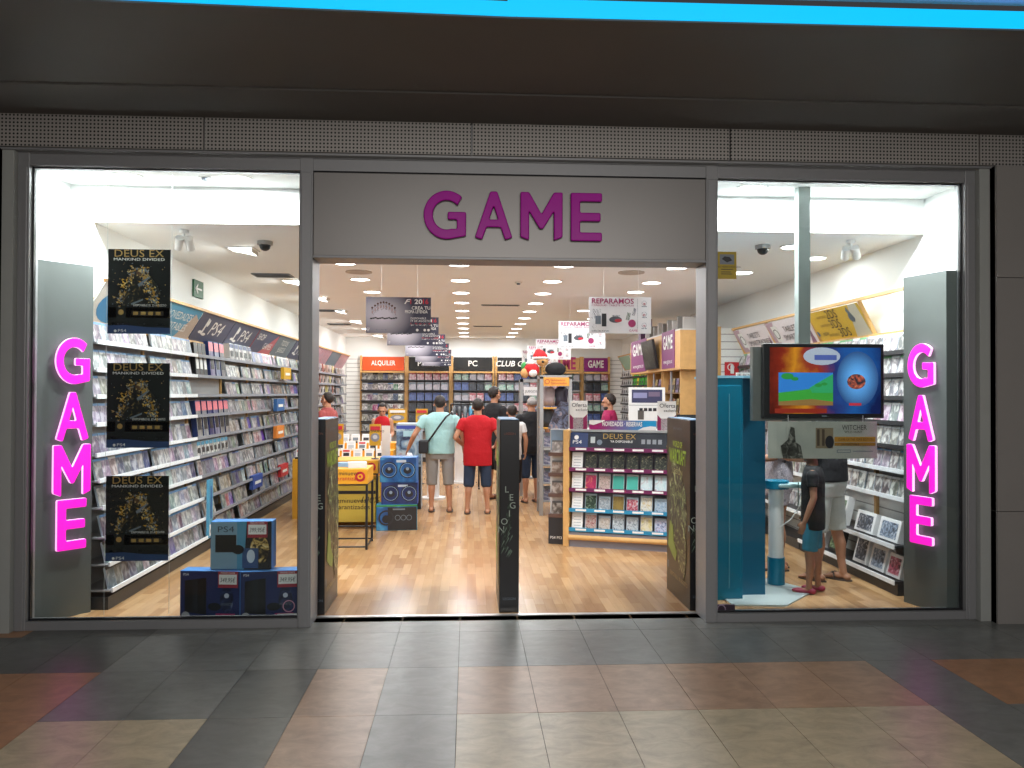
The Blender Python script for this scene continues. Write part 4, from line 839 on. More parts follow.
# ------------------------------------------------------------------ novelties gondola in the middle
GR = math.atan2(-.37, 1.04); GW = 1.34
gon = empty('display_gondola', (1.085, 8.875, 0), GR, 'grey and wood display gondola with slanted rows of games, right of the aisle', 'display gondola')
GG = mat('gondola_grey', (.23, .22, .25), .5)
mb = MB(); mb.box(.03, GW, .16, .55, .0, 1.27, GG); mb.box(.03, GW, .0, .16, 0, .16, GG); mb.build('body', gon)
mb = MB(); mb.box(-.02, .045, -.02, .55, 0, 1.29, WOOD); mb.build('side_post', gon, bevel=.004)
mb = MB(); mb.box(GW, GW+.05, -.02, .55, 0, 1.29, WOOD); mb.build('side_post', gon, bevel=.004)
mb = MB(); mb.box(.03, GW, .1, .6, 1.27, 1.295, flat('b0b0ae')); mb.build('worktop', gon)
mb = MB(); mb.cyl((.045, -.02, .105), (GW, -.02, .105), .028, WOOD, n=16); mb.build('bumper_rail', gon, smooth=False)
GZ = [1.09, .865, .64, .415, .20]; MS = flat('6a2050'); TQ = flat('2a88b0')
for i, z in enumerate(GZ):
    m = MS if i < 3 else TQ
    mb = MB(); mb.box(.045, GW, -.0, .16, z-.015, z, GG); mb.box(.045, GW, -.012, 0, z-.03, z+.012, m)
    for q in range(6): mb.rect(.12+q*.21, z-.018, .24+q*.21, z+.004, PANW, .0125)
    mb.build('shelf', gon)
mb = MB(); mb.box(.05, GW-.01, .0, .006, 0, .165, noise_art('game_header', [h('1c2024'), h('2c3038'), h('20242a')], 3, 0)); mb.rect(.05, 0, .25, .165, flat('2c3c64')); mb.text('PS4', .08, .04, .04, PANW, .004, width=.1); mb.disc(.12, .11, .025, PANW, .004)
mb.text('DEUS EX', .42, .1, .06, GOLD, .004, width=.36); mb.text('YA DISPONIBLE', .5, .06, .025, PANW, .004); mb.rect(.28, .05, .33, .12, flat('b0b8b8')); mb.disc(.38, .06, .03, GRS)
for q in range(4): mb.rect(.84+q*.06, .05, .88+q*.06, .1, flat('888c90'))
mb.poly([(1.1, .0), (1.3, 0), (1.28, .12), (1.2, .16), (1.13, .1)], ART, .003)
o = mb.build('header_card', gon, loc=(0, .02, 1.10), rot=(radians(-12), 0, 0))
DEX = noise_art('cover_dark_gold', [h('101410'), h('242a24'), h('46463a'), h('b8b088')], 22, 2); XBG = flat('3c6a3c')
def gcase(i, q, mf, me, wd, ht, lab, x=None):
    key = ('g', mf.name, wd, ht)
    if key not in CASE:
        b_ = MB(); M = Matrix.Rotation(radians(-14), 4, 'X'); b_.box(-wd/2, wd/2, 0, .016, 0, ht, me, M, mf=me); b_.box(-wd/2+.005, wd/2-.005, -.0015, 0, .005, ht-.022, mf, M)
        if me is PANW:
            for k in range(4): b_.box(-wd/2+.02, wd/2-.02, -.003, -.0015, .03+k*.032, .034+k*.032, GRS, M)
        o = b_.build('game_case'); CASE[key] = o.data
    else: o = bpy.data.objects.new('game_case', CASE[key]); COL.objects.link(o)
    x = .13+q*.153 if x is None else x
    p = Matrix.Rotation(GR, 4, 'Z') @ Vector((x, .02, GZ[i]+.001)); o.location = (1.085+p.x, 8.875+p.y, p.z); o.rotation_euler = (0, 0, GR)
    tag(o, lab, 'game case' if me is not PANW else 'price card', 'novelty games on the gondola')
RW = ('', 'second', 'third', 'fourth', 'bottom')
CV = {1: [DEX]*6, 2: [noise_art('g2a', [h('8a1040'), h('b02858'), h('d8a050')], 14, 1), noise_art('g2b', [h('888078'), h('c0a8a0'), h('503840')], 20, 2), flat('3aa090'), flat('42a898'), noise_art('g2c', [h('a0c0c8'), h('c8d8d8'), h('a04060')], 12, 1), noise_art('g2c', None)],
      3: [noise_art('g3a', [h('101c14'), h('2c4430'), h('a8b8a0')], 18, 2), noise_art('g3b', [h('b0b8bc'), h('788088'), h('d8dcd8')], 18, 2), noise_art('g3c', [h('6a5828'), h('8a7438'), h('504018')], 12, 1), noise_art('g3d', [h('c0c0c4'), h('b04050'), h('304060')], 20, 2), noise_art('g3e', [h('c0a870'), h('d0d0c8'), h('705840')], 16, 2), noise_art('g3f', [h('7088a0'), h('a8b8c4'), h('203040')], 18, 2)],
      4: [noise_art('g4a', [h('802028'), h('c0a8a0'), h('204028')], 18, 2), noise_art('g4b', [h('a09080'), h('c8c0b8'), h('504840')], 18, 2), noise_art('g4c', [h('606870'), h('c0c8cc'), h('182028')], 16, 2), noise_art('g4c', None), noise_art('g4d', [h('c8b040'), h('d8d0b8'), h('805820')], 14, 1), noise_art('g4e', [h('404878'), h('c0c8dc'), h('a04058')], 18, 2)]}
CN = {1: ['dark game case']*6, 2: ['crimson game case', 'grey and pink game case', 'turquoise game case', 'turquoise game case', 'pale blue and pink game case', 'pale blue and pink game case'], 3: ['dark green game case', 'white game case', 'olive gold game case', 'red and white game case', 'tan game case', 'steel blue game case'],
      4: ['red and green game case', 'beige game case', 'grey game case', 'grey game case', 'yellow game case', 'blue and pink game case']}
EC = {1: flat('2c3030'), 2: flat('a8b0b4'), 3: flat('9ab0bc'), 4: flat('a8b8c4')}
for i in (1, 2, 3, 4):
    gcase(i, 0, PANW, PANW, .12, .18, 'white price card at the left end of the %s gondola row' % RW[i]); gcase(i, 7, PANW, PANW, .12, .18, 'white price card at the right end of the %s gondola row' % RW[i])
    for q in range(6): gcase(i, q+1, CV[i][q], EC[i], .128, (.175, .15)[(i > 2 and q % 2)], '%s, %s from the left, %s row of the gondola' % (CN[i][q], NTH[q], RW[i]))
def local(base, rz, p): v = Matrix.Rotation(rz, 4, 'Z') @ Vector(p); return (base[0]+v.x, base[1]+v.y, base[2]+v.z)
GB = (1.085, 8.875, 0)
# cards and header on top of the gondola
def grad_mat():
    m, N, L, b = nt('novelty_gradient'); b.inputs['Roughness'].default_value = .4; tc = N.new('ShaderNodeTexCoord'); sp = N.new('ShaderNodeSeparateXYZ'); L.new(tc.outputs['Object'], sp.inputs[0])
    cr = N.new('ShaderNodeValToRGB'); e = cr.color_ramp.elements; e[0].color = (*h('a01868'), 1); e[1].color = (*h('1890c8'), 1); e[0].position = .1; e[1].position = .62; L.new(sp.outputs['X'], cr.inputs[0]); L.new(cr.outputs[0], b.inputs['Base Color']); return m
mb = MB(); mb.box(0, .74, -.0, .006, 0, .105, grad_mat()); mb.poly([(0, .105), (0, .06), (.05, .05), (.16, .09), (.18, .105)], PANW); mb.poly([(.54, 0), (.74, 0), (.74, .04), (.68, .045), (.6, .03)], PANW); mb.text('NOVEDADES · RESERVAS', .37, .042, .05, PANW, .004, 'C', width=.44, bold=.03)
tag(mb.build('novelties_sign', loc=local(GB, GR, (.25, .1, 1.296)), rot=(0, 0, GR)), 'low pink to blue sign reading NOVEDADES RESERVAS on the gondola', 'sign')
def offer(x, y, z, lab):
    t = MB(); t.box(-.1, .1, 0, .012, 0, .32, PANW); t.rect(-.1, 0, .1, .17, flat('8a1850')); t.rect(-.06, .0, .055, .13, noise_art('offer_art', [h('504858'), h('b0a8a8'), h('7a3050')], 30, 2), .004); t.poly([(-.1, .17), (-.06, .13), (.06, .13), (.1, .17)], PANW, .004)
    t.text('Oferta', -.075, .25, .045, INK, .003); t.text('exclusiva', -.03, .205, .03, INK, .003); tag(t.build('offer_card', loc=local(GB, GR, (x, y, z)), rot=(0, 0, GR)), lab, 'card', 'offer cards on the gondola')
offer(.12, .14, 1.296, 'white and magenta Oferta card at the left end of the gondola top'); offer(1.1, .14, 1.296, 'white and magenta Oferta card at the right end of the gondola top')
mb = MB(); mb.poly([(-.2, 0), (.04, 0), (.04, .3), (-.05, .31), (-.12, .2)], noise_art('warrior_art', [h('201c20'), h('585460'), h('7888a8'), h('c8a898')], 9, 2), 0, .01)
tag(mb.build('cutout_card', loc=local(GB, GR, (-.03, .12, 1.296)), rot=(0, 0, GR)), 'cut-out card with dark blue figure art at the left corner of the gondola', 'card')
# cardboard side display with game cases
t = empty('cardboard_display', local(GB, GR, (-.2, .08, 0)), GR, 'narrow white cardboard tower of game cases against the left end of the gondola', 'display stand')
mb = MB(); mb.box(-.01, .17, 0, .4, 0, .3, flat('2c2c30')); mb.box(-.01, .17, .08, .4, .3, 1.29, flat('c8c8c8')); mb.box(0, .16, .07, .08, 1.05, 1.28, flat('8098b0')); mb.text('PS4 PS3', .08, .06, .03, PANW, .004, 'C'); mb.build('tower', t)
for z in (.3, .53, .76, .99): mb = MB(); mb.box(-.01, .17, -.01, .09, z, z+.04, flat('604840')); mb.build('shelf_lip', t)
for z, nm in ((.31, 'bottom'), (.54, 'third'), (.77, 'second'), (1.0, 'top')):
    o = case_obj(CO_BR, local(GB, GR, (-.12, .1, z)), GR, 'brown framed game case on the %s tier of the narrow cardboard tower' % nm, 'cases in the cardboard tower', .125, .17)
# white notice board and counter behind
mb = MB(); mb.box(0, 1.5, 0, .5, 0, 1.1, GG); mb.box(-.03, 1.53, -.03, .53, 1.1, 1.14, WHT)
tag(mb.build('sales_counter', loc=(1.7, 10.3, 0)), 'grey sales counter with white top behind the gondola', 'counter')
t = MB(); t.box(-.24, .24, 0, .02, 0, .64, PANW); t.rect(-.2, .44, .2, .61, flat('3a3a5c')); t.rect(-.18, .5, -.0, .57, flat('8a8ab0'), .004); t.rect(.02, .52, .17, .58, flat('706078'), .004); t.rect(-.24, .405, .24, .41, GRS)
for q in range(4): t.rect(-.1+q*.06, .33, -.055+q*.06, .37, INK)
t.rect(-.12, .22, -.04, .34, flat('585450')); t.rect(-.21, .02, -.14, .17, NAVP); t.rect(-.12, .02, -.05, .17, NAVP); t.rect(.0, .06, .17, .2, flat('888890'))
tag(t.build('notice_board', loc=(2.33, 10.32, 1.14)), 'white notice board with dark pictures standing on the sales counter', 'board')
mb = MB(); mb.box(-.14, .14, 0, .06, 0, .2, AWR); mb.rect(-.1, .1, .1, .17, flat('90a8b0')); mb.text('GAME', -.08, .03, .05, GRS, .003); tag(mb.build('white_carton', loc=(2.4, 10.55, 1.78-.64)), 'small white carton behind the notice board on the counter', 'box')
mb = MB(); mb.box(-.17, .17, 0, .02, .05, .28, BLK); mb.box(-.03, .03, 0, .03, 0, .06, BLK); mb.rect(-.16, .06, .16, .27, flat('303840')); tag(mb.build('counter_monitor', loc=(2.95, 10.5, 1.14)), 'black monitor on the sales counter partly behind the standee', 'monitor')
# wooden canopy over the counter
t = empty('counter_canopy', (2.95, 11.0, 2.04), 0, 'wooden canopy over the counter carrying purple panels and a tilted screen', 'canopy')
mb = MB(); mb.box(0, .5, 0, 3.4, 0, .55, WOOD); mb.box(0, .5, 0, 3.4, .55, .57, flat('c8c8c4')); mb.build('canopy_box', t)
for y0_, y1_ in ((.28, 1.02), (2.1, 3.3)):
    mb = MB(); W = y1_-y0_; mb.box(0, W, -.01, 0, .03, .58, flat('7a2a68')); mb.text('GAME', W/2, .32, .2, PANW, .012, 'C', width=W*.75, bold=.04); mb.text('www.game.es', W/2, .1, .07, PANW, .012, 'C', width=W*.7); mb.build('purple_panel', t, loc=(0, y1_, 0), rot=(0, 0, RZR))
mb = MB(); mb.box(0, .8, -.04, 0, 0, .46, BLK); mb.box(.03, .77, -.043, -.04, .03, .43, noise_art('screen_dark', [h('141410'), h('2c2c20'), h('50584a')], 9, 2)); mb.build('screen', t, loc=(-.01, 1.98, .05), rot=(radians(10), 0, RZR))
for q in range(9): mb = MB(); mb.box(.1, .3, .2+q*.3, .24+q*.3, .57, .57+.18+.04*(q % 2), flat(('b8b4b0', '888480', 'd0ccc8')[q % 3])); mb.build('upright_card', t)
mb = MB(); mb.box(.1, .3, 3.0, 3.2, .57, .98, flat('5a3a58')); mb.build('top_box', t)
# glass cabinets under the canopy
for q, (y, lab) in enumerate(((11.2, 'nearest the right door post'), (12.3, 'farther in'))):
    t = empty('glass_cabinet', (3.0, y, 0), 0, 'wooden glass-fronted cabinet of small goods under the canopy, '+lab, 'cabinet')
    mb = MB(); mb.box(.35, .45, 0, .95, 0, 2.03, WOOD); mb.box(0, .45, -.02, .0, 0, 2.03, WOOD); mb.box(0, .45, .95, .97, 0, 2.03, WOOD); mb.box(0, .35, 0, .95, 0, .8, WOOD); mb.build('carcass', t)
    for z in (.8, 1.1, 1.4, 1.7): mb = MB(); mb.box(.0, .35, 0, .95, z, z+.015, flat('806040')); mb.build('shelf', t)
    mb = MB(); mb.box(-.01, .012, .46, .5, .8, 2.03, SHELF); mb.build('door_frame', t)
    for zi, z in enumerate((.816, 1.116, 1.416, 1.716)):
        for k in range(4): acc_box('collectible_box', .15, .21, .1, noise_art('coll%d' % ((k+zi) % 4), [h('2a1c14'), h(('a08840', '70589a', 'a0a0a0', '884830')[(k+zi) % 4]), h('d0c8a8')], 16, 2), flat('5a4630'), 'col%d' % ((k+zi) % 4), None, (3.06, y+.85-k*.22, z), RZR,
            'small boxed collectible in the cabinet %s, %s from the left, %s shelf' % (lab.split()[0], NTH[k], ('lowest', 'second', 'third', 'top')[zi]), 'collectibles in the glass cabinets', cat='boxed collectible')
mb = MB(); mb.box(3.47, 3.53, 11.0, 11.06, 0, 2.64, WOOD); tag(mb.build('wood_post'), 'upright wooden post beside the slatted panel behind the right window', 'post')
mb = MB(); mb.box(3.53, 3.9, 11.0, 11.05, 0, 2.62, SLAT); tag(mb.build('slat_panel'), 'white slatted panel facing the right window behind the teal cabinet', 'wall panelling')
for k in range(3): acc_box('accessory_box', .09, .17, .05, CO_WH, AWR, 'slatbox', None, (3.325+.10*k, 9.6, 1.79), 0, '%s white boxed accessory on the ledge above the teal cabinet' % ('left', 'middle', 'right')[k], 'white boxes above the teal cabinet', tilt=0)
mb = MB(); mb.box(3.27, 3.58, 9.57, 9.75, 0, 1.785, WHT); tag(mb.build('end_stand'), 'white end stand behind the teal cabinet', 'stand')
# ------------------------------------------------------------------ grey metal display frame with orange header
FM = mat('frame_grey', (.36, .36, .36), .4, .3)
t = empty('display_rack', (1.0, 11.1, 0), 0, 'tall grey metal display frame with an orange header, beside the aisle', 'display frame')
for x, y in ((0, 0), (.40, 0), (0, .4), (.40, .4)): mb = MB(); mb.box(x, x+.05, y, y+.05, 0, 1.93, FM); mb.build('post', t)
mb = MB(); mb.box(0, .45, 0, .45, 1.9, 1.95, FM); mb.build('top_plate', t)
mb = MB(); mb.box(.05, .41, -.01, .01, 1.80, 1.92, flat('e0a040')); mb.ring(.1, 1.86, .035, .008, REDI, .012); mb.text('Seminuevos', .15, 1.87, .03, REDI, .012); mb.text('Garantizados', .15, 1.825, .03, REDI, .012); mb.build('header', t)
for z in (.2, .45, .7, .95, 1.22, 1.5): mb = MB(); mb.box(.02, .43, .02, .43, z-.02, z, FM if z < 1 else flat('d8a040')); mb.build('shelf', t)
for zi, z in enumerate((.2, .45, .7, .95)):
    acc_box('boxed_product', .3, .2, .12, noise_art('frart%d' % (zi % 2), [h('30303c'), h('8888a0'), h('d0c8c0')], 12, 2), GRS, 'fr%d' % (zi % 2), None, (1.22, 11.2, z), 0, 'box in the grey metal display frame, %s from the bottom' % NTH[zi], 'boxes in the grey metal frame')
def garment(x, z, c, lab, y=11.28):
    mb = MB(); mb.loft([((0, 0, -.0), .05, .03, (1, 0, 0), (0, 1, 0)), ((0, 0, -.04), .10, .04, (1, 0, 0), (0, 1, 0)), ((0, 0, -.18), .085, .045, (1, 0, 0), (0, 1, 0)), ((0, 0, -.27), .09, .05, (1, 0, 0), (0, 1, 0))], flat(c), 14)
    tag(mb.build('folded_garment', loc=(x, y, z), smooth=True), lab, 'garment', 'garments in the grey frame')
garment(1.14, 1.79, '9a8a8c', 'pale grey garment on the left in the top of the metal frame'); garment(1.32, 1.79, '2c2838', 'dark garment on the right in the top of the metal frame')
garment(1.13, 1.49, '30343c', 'charcoal garment on the left of the middle opening of the metal frame'); garment(1.31, 1.49, '54504c', 'grey garment on the right of the middle opening of the metal frame')
t = empty('display_rack', (.86, 13.2, 0), 0, 'second grey metal display frame, behind the first one', 'display frame')
for x, y in ((0, 0), (.30, 0), (0, .3), (.30, .3)): mb = MB(); mb.box(x, x+.05, y, y+.05, 0, 1.93, FM); mb.build('post', t)
mb = MB(); mb.box(0, .35, 0, .35, 1.88, 1.93, FM); mb.build('top_plate', t); mb = MB(); mb.box(.06, .29, -.01, 0, 1.66, 1.8, WHT); mb.text('JUEGOS', .18, 1.71, .04, INK, .012, 'C'); mb.build('header', t)
for z in (.3, .6, .9, 1.2, 1.45): mb = MB(); mb.box(.02, .33, .02, .33, z-.02, z, FM); mb.build('shelf', t)
# plush in a santa hat on top
t = empty('plush_toy', (1.02, 11.3, 1.95), 0, 'big plush toy in a red and white santa hat lying on the metal display frame', 'plush toy')
FR = mat('plush_red', (.55, .015, .02), .9, bump=.3, scale=60); FWH = mat('plush_white', (.75, .72, .68), .9, bump=.3, scale=60); FBK = mat('plush_black', (.012, .012, .014), .9, bump=.3, scale=60); FTN = mat('plush_tan', (.6, .32, .12), .9); FGN = mat('plush_green', (.06, .3, .08), .9)
mb = MB(); mb.ell((.22, 0, .09), (.15, .11, .1), FBK); mb.build('black_body', t, smooth=True); mb = MB(); mb.ell((-.12, -.03, .08), (.11, .1, .1), FR); mb.build('red_body', t, smooth=True)
mb = MB(); mb.ell((-.11, -.10, .03), (.06, .05, .055), FWH); mb.build('white_paw', t, smooth=True); mb = MB(); mb.ell((-.22, -.05, .03), (.06, .06, .07), FTN); mb.build('foot', t, smooth=True)
mb = MB(); mb.ell((.03, -.03, .2), (.085, .08, .075), FTN); mb.ell((.03, -.11, .19), (.02, .02, .015), FBK); mb.build('head', t, smooth=True); mb = MB(); mb.ell((-.22, .02, .13), (.05, .04, .06), FGN); mb.build('green_tip', t, smooth=True)
mb = MB(); mb.ell((-.14, -.03, .17), (.07, .07, .03), FWH); mb.build('collar', t, smooth=True)
hat = MB(); hat.loft([((.0, -.02, .24), .11, .09, (1, 0, -.15), (0, 1, 0)), ((0, -.02, .29), .10, .08, (1, 0, 0), (0, 1, 0)), ((-.01, -.01, .35), .06, .055, (1, 0, 0), (0, 1, 0)), ((-.03, 0, .375), .02, .02, (1, 0, 0), (0, 1, 0))], FR); ho = hat.build('santa_hat', t, smooth=True)
mb = MB(); mb.ell((.0, -.02, .245), (.125, .1, .03), FWH); mb.build('hat_trim', ho, smooth=True)
# ------------------------------------------------------------------ yellow second-hand tables on the left
YLW = flat('e0a020'); YLP = flat('c8b048')
def wire_table(x0, x1, y0, y1, zt, lab):
    t = empty('wire_table', (x0, y0, 0), 0, lab, 'table'); W, D = x1-x0, y1-y0; r = .012
    for x, y in ((0, 0), (W, 0), (0, D), (W, D)): mb = MB(); mb.box(x-r, x+r, y-r, y+r, 0, zt, BLK); mb.build('leg', t)
    mb = MB()
    for z in (.03, zt-.01):
        for a, b_ in (((0, 0), (W, 0)), ((0, D), (W, D)), ((0, 0), (0, D)), ((W, 0), (W, D))): mb.cyl((a[0], a[1], z), (b_[0], b_[1], z), .01, BLK, n=6)
    mb.build('frame_rail', t)
    mb = MB(); mb.box(-.01, W+.01, -.01, D+.01, zt, zt+.16, YLW); mb.text('Seminuevos', W-.36, zt+.095, .045, INK, .012); mb.text('Garantizados', W-.36, zt+.04, .045, REDI, .012); mb.disc(W-.07, zt+.08, .055, REDI, .012); mb.disc(W-.07, zt+.08, .03, YLW, .014); mb.disc(W-.07, zt+.08, .014, REDI, .016); mb.build('yellow_tray', t)
    return t
wire_table(-1.75, -1.09, 8.75, 9.25, .71, 'black wire table with a yellow tray, nearest the entrance on the left')
t = wire_table(-1.95, -1.13, 10.1, 10.7, .69, 'black wire table with a yellow tray, behind the nearer yellow table')
mb = MB(); mb.box(.0, .80, .02, .58, .08, .60, YLP); mb.text('Seminuevos', .28, .32, .06, INK, -.018, 'L'); mb.text('Garantizados', .28, .24, .06, INK, -.018); mb.text('100%', .62, .32, .08, INK, -.018, shear=.3)
mb.rect(.0, .43, .8, .47, INK, -.019); mb.build('yellow_bin', t)
def small(name, x, y, z, W, D, H, c, lab, grp, rz=0, art=None, cat='box'):
    mb = MB(); mb.box(-W/2, W/2, -D/2, D/2, 0, H, flat(c))
    if art: mb.rect(-W*.4, H*.12, W*.4, H*.88, art, D/2)
    return tag(mb.build(name, loc=(x, y, z), rot=(0, 0, rz)), lab, cat, grp)
for i, (x, y, rz) in enumerate(((-1.55, 8.95, .3), (-1.36, 9.05, -.4), (-1.22, 8.95, .2))): small('leaflet_stack', x, y, .871, .2, .14, .03+.015*i, ('e8ecf0', '8ab0d8', 'dfe8f0')[i], '%s leaflet pile on the nearest yellow tray' % ('white', 'pale blue', 'topmost bright')[i], 'leaflets on the nearest yellow tray', rz, cat='leaflet stack')
R = random.Random(11)
# stepped yellow risers with white product cards and handsets
t = empty('yellow_riser', (-2.35, 10.9, 0), 0, 'stepped yellow display riser behind the wire tables on the left', 'display riser')
for k in range(3): mb = MB(); mb.box(0, 1.3, k*.45, k*.45+.45, 0, .80+.08*k, YLW); mb.build('step', t)
for r_ in range(3):
    for k in range(8):
        x = -2.28+k*.155; z = .80+.08*r_; y = 11.05+.45*r_
        mb = MB(); M = Matrix.Rotation(radians(-18), 4, 'X'); mb.box(-.06, .06, 0, .02, 0, .13, AWR, M); mb.box(-.04, .04, -.003, 0, .03, .075, (GRS, INK, flat('b0b8c0'))[(k+r_) % 3], M); mb.box(-.045, .045, -.003, 0, .09, .115, (flat('d0d4d8'), REDI)[(k*3+r_) % 4 == 0], M)
        tag(mb.build('product_card', loc=(x, y, z+.001)), '%s white product card from the left, %s step of the yellow riser' % (NTH[k], ('lowest', 'middle', 'top')[r_]), 'product card', 'product cards on the yellow riser')
        mb = MB(); mb.box(-.045, .045, 0, .06, 0, .022, (WHT, BLK)[(k+r_) % 3 == 0]); mb.box(-.03, .03, .01, .045, .022, .026, INK)
        tag(mb.build('used_device', loc=(x, y-.12, z+.001), bevel=.004), '%s used device from the left, %s step of the yellow riser' % (NTH[k], ('lowest', 'middle', 'top')[r_]), 'device', 'used devices on the yellow riser')
PADA = radial('pad_art', h('c8a030'), h('70747c'), (0, .09), (.1, .07))
for x, y, z, W, H, lab in ((-1.72, 10.55, 1.02, .20, .27, 'leftmost of the yellow price posters'), (-1.17, 10.2, 1.03, .145, .27, 'in front of the boy in red'), (-1.31, 15.0, 1.13, .34, .27, 'wide one in front of the orange header unit'), (-.86, 15.0, 1.13, .22, .27, 'rightmost of the yellow price posters')):
    t = empty('price_poster', (x, y, 0), 0, 'yellow price poster on a stem, '+lab, 'poster')
    mb = MB(); mb.box(-W/2, W/2, 0, .012, z, z+H, flat('d0a028')); mb.rect(-W*.42, z+H*.72, W*.42, z+H*.9, REDI if W < .3 else PANW); mb.disc(0, z+H*.38, W*.38, flat('8a8c94'), .003, H*.2); mb.disc(0, z+H*.4, W*.2, flat('c8c8cc'), .005, H*.1); mb.text('SEMINUEVO', 0, z+H*.62, .03, INK, .003, 'C'); mb.build('poster_card', t)
    mb = MB(); zz = .86 if y < 11 else 0; mb.cyl((0, .02, zz), (0, .02, z), .008, BLK); mb.cyl((0, .02, zz), (0, .02, zz+.01), .05, BLK); mb.build('stem', t)
small('price_card', -1.06, 10.45, 0, .11, .02, 1.27, 'ded8d0', 'narrow white card in front of the boy in red, red stripe at its foot', None, art=None, cat='card')
# low counter of plastic cases behind the yellow tables, standing tall advert bin
t = empty('advert_bin', (-1.04, 11.75, 0), 0, 'tall bin with blue and pink game adverts beside the man in the pale blue tee', 'display bin')
mb = MB(); mb.box(0, .36, 0, .36, 0, 1.25, flat('a8b4c0')); mb.build('bin_body', t)
mb = MB(); mb.rect(.0, .62, .36, 1.22, noise_art('bin_art', [h('283050'), h('7090b0'), h('b8ccd8'), h('a07088')], 5, 1)); mb.rect(0, 1.17, .36, 1.22, flat('3848a0'), .004); mb.rect(0, .0, .36, .62, BLK); mb.rect(.1, 1.06, .26, 1.14, flat('a8d0e0'), .004); mb.build('advert_print', t)
# three stacked racing wheel cartons
def wheel_box(loc, rz, W, H, D, c, c2, lab, black=False):
    t = empty('wheel_carton', loc, rz, lab, 'carton', 'stacked steering wheel cartons')
    mb = MB(); mb.box(-W/2, W/2, 0, D, 0, H, flat(c)); mb.build('carton', t, bevel=.003); mb = MB(); mb.rect(-W/2+.006, .006, W/2-.006, H-.006, c2)
    if black:
        mb.rect(-W/2+.14, .006, W/2-.006, H-.03, BLK, .004); mb.rect(-W/2, H-.02, W/2, H, flat('3c8c40'), .004); mb.ring(-W*.26, H*.5, .095, .02, INK, .006); mb.disc(-W*.26, H*.45, .05, BLK, .006)
        for q in range(3): mb.ring(W*(.02+.14*q), H*.5, .035, .007, GRS, .007, 10)
        mb.rect(-.05, H*.8, .1, H*.86, GRS, .006)
    else:
        for u in (-W*.24, W*.26): mb.ring(u, H*.5, .100, .012, INK, .004); mb.ring(u, H*.5, .086, .004, flat('a8c8e0'), .004); mb.disc(u, H*.48, .05, INK, .005, .04); mb.disc(u, H*.55, .02, flat('8aa0b8'), .007)
        mb.rect(-.02, H*.8, .1, H*.9, flat('c0d0e0'), .004)
    mb.build('front_print', t)
BLA = noise_art('blue_carton', [h('1c3c78'), h('2c6cb0'), h('58b0dc')], 4, 1); BLB = noise_art('blue_carton_dark', [h('182048'), h('20346c'), h('304c94')], 5, 1)
wheel_box((-.87, 9.95, 0), .10, .50, .315, .3, '3898b8', BLA, 'lowest steering wheel carton, black and teal with a green edge', True)
wheel_box((-.84, 9.98, .317), .03, .45, .27, .28, '2850a0', BLB, 'middle steering wheel carton, dark blue')
wheel_box((-.86, 9.97, .588), -.04, .45, .31, .28, '3a70b0', BLA, 'topmost steering wheel carton, bright blue with two wheels pictured')
# white low display stands behind the men
for x, y, lab in ((-.55, 12.9, 'left of the pale blue tee man'), (-.15, 15.2, 'between the two men')):
    t = empty('round_stand', (x, y, 0), 0, 'white round display stand '+lab, 'display stand'); mb = MB(); mb.cyl((0, 0, .03), (0, 0, .86), .1, WHT, n=20); mb.build('column', t, smooth=False); mb = MB(); mb.cyl((0, 0, 0), (0, 0, .03), .2, WHT, n=24); mb.build('base', t); mb = MB(); mb.cyl((0, 0, .86), (0, 0, .9), .22, WHT, n=24); mb.build('top', t)
t = empty('garment_rail', (-.05, 14.3, 0), 0, 'rail of grey and blue shirts between the two men in the aisle', 'garment rail')
for x in (-.25, .25): mb = MB(); mb.cyl((x, 0, 0), (x, 0, 1.5), .015, BLK); mb.build('upright', t)
mb = MB(); mb.cyl((-.25, 0, 1.5), (.25, 0, 1.5), .015, BLK); mb.cyl((-.25, -.2, .015), (-.25, .2, .015), .015, BLK); mb.cyl((.25, -.2, .015), (.25, .2, .015), .015, BLK); mb.build('top_bar', t)
for k, c in enumerate(('505458', '3c4044', '6a7074', '4a88a8', '303438')):
    mb = MB(); mb.loft([((0, 0, -.02), .03, .02, (0, 1, 0), (1, 0, 0)), ((0, 0, -.08), .2, .035, (0, 1, 0), (1, 0, 0)), ((0, 0, -.3), .17, .04, (0, 1, 0), (1, 0, 0)), ((0, 0, -.62), .18, .045, (0, 1, 0), (1, 0, 0))], flat(c), 14)
    tag(mb.build('hanging_shirt', loc=(-.25+k*.1, 14.3, 1.48), smooth=True), '%s shirt hanging on the rail in the aisle, %s from the left' % (('dark grey', 'charcoal', 'mid grey', 'blue', 'near-black')[k], NTH[k]), 'shirt', 'shirts on the rail')
# ------------------------------------------------------------------ teal cabinet and kiosk in the right window
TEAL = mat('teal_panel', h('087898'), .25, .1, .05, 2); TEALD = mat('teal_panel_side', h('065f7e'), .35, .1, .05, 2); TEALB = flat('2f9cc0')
t = empty('kiosk_cabinet', (2.05, 6.5, 0), 0, 'tall glossy teal cabinet just inside the right window beside the door post', 'cabinet')
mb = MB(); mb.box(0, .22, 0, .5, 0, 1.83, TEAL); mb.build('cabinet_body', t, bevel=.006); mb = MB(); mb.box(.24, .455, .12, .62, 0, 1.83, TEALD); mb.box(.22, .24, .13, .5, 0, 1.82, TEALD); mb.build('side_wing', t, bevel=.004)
mb = MB(); mb.box(.0, .20, -.008, 0, .03, 1.77, TEAL); mb.build('door', t, bevel=.004); mb = MB(); mb.box(.10, .105, -.012, -.008, .1, 1.7, flat('5aa0b4')); mb.build('door_seam', t); mb = MB(); mb.box(-.01, .465, -.01, .62, 1.83, 1.85, flat('90c8e0')); mb.build('top_edge', t)
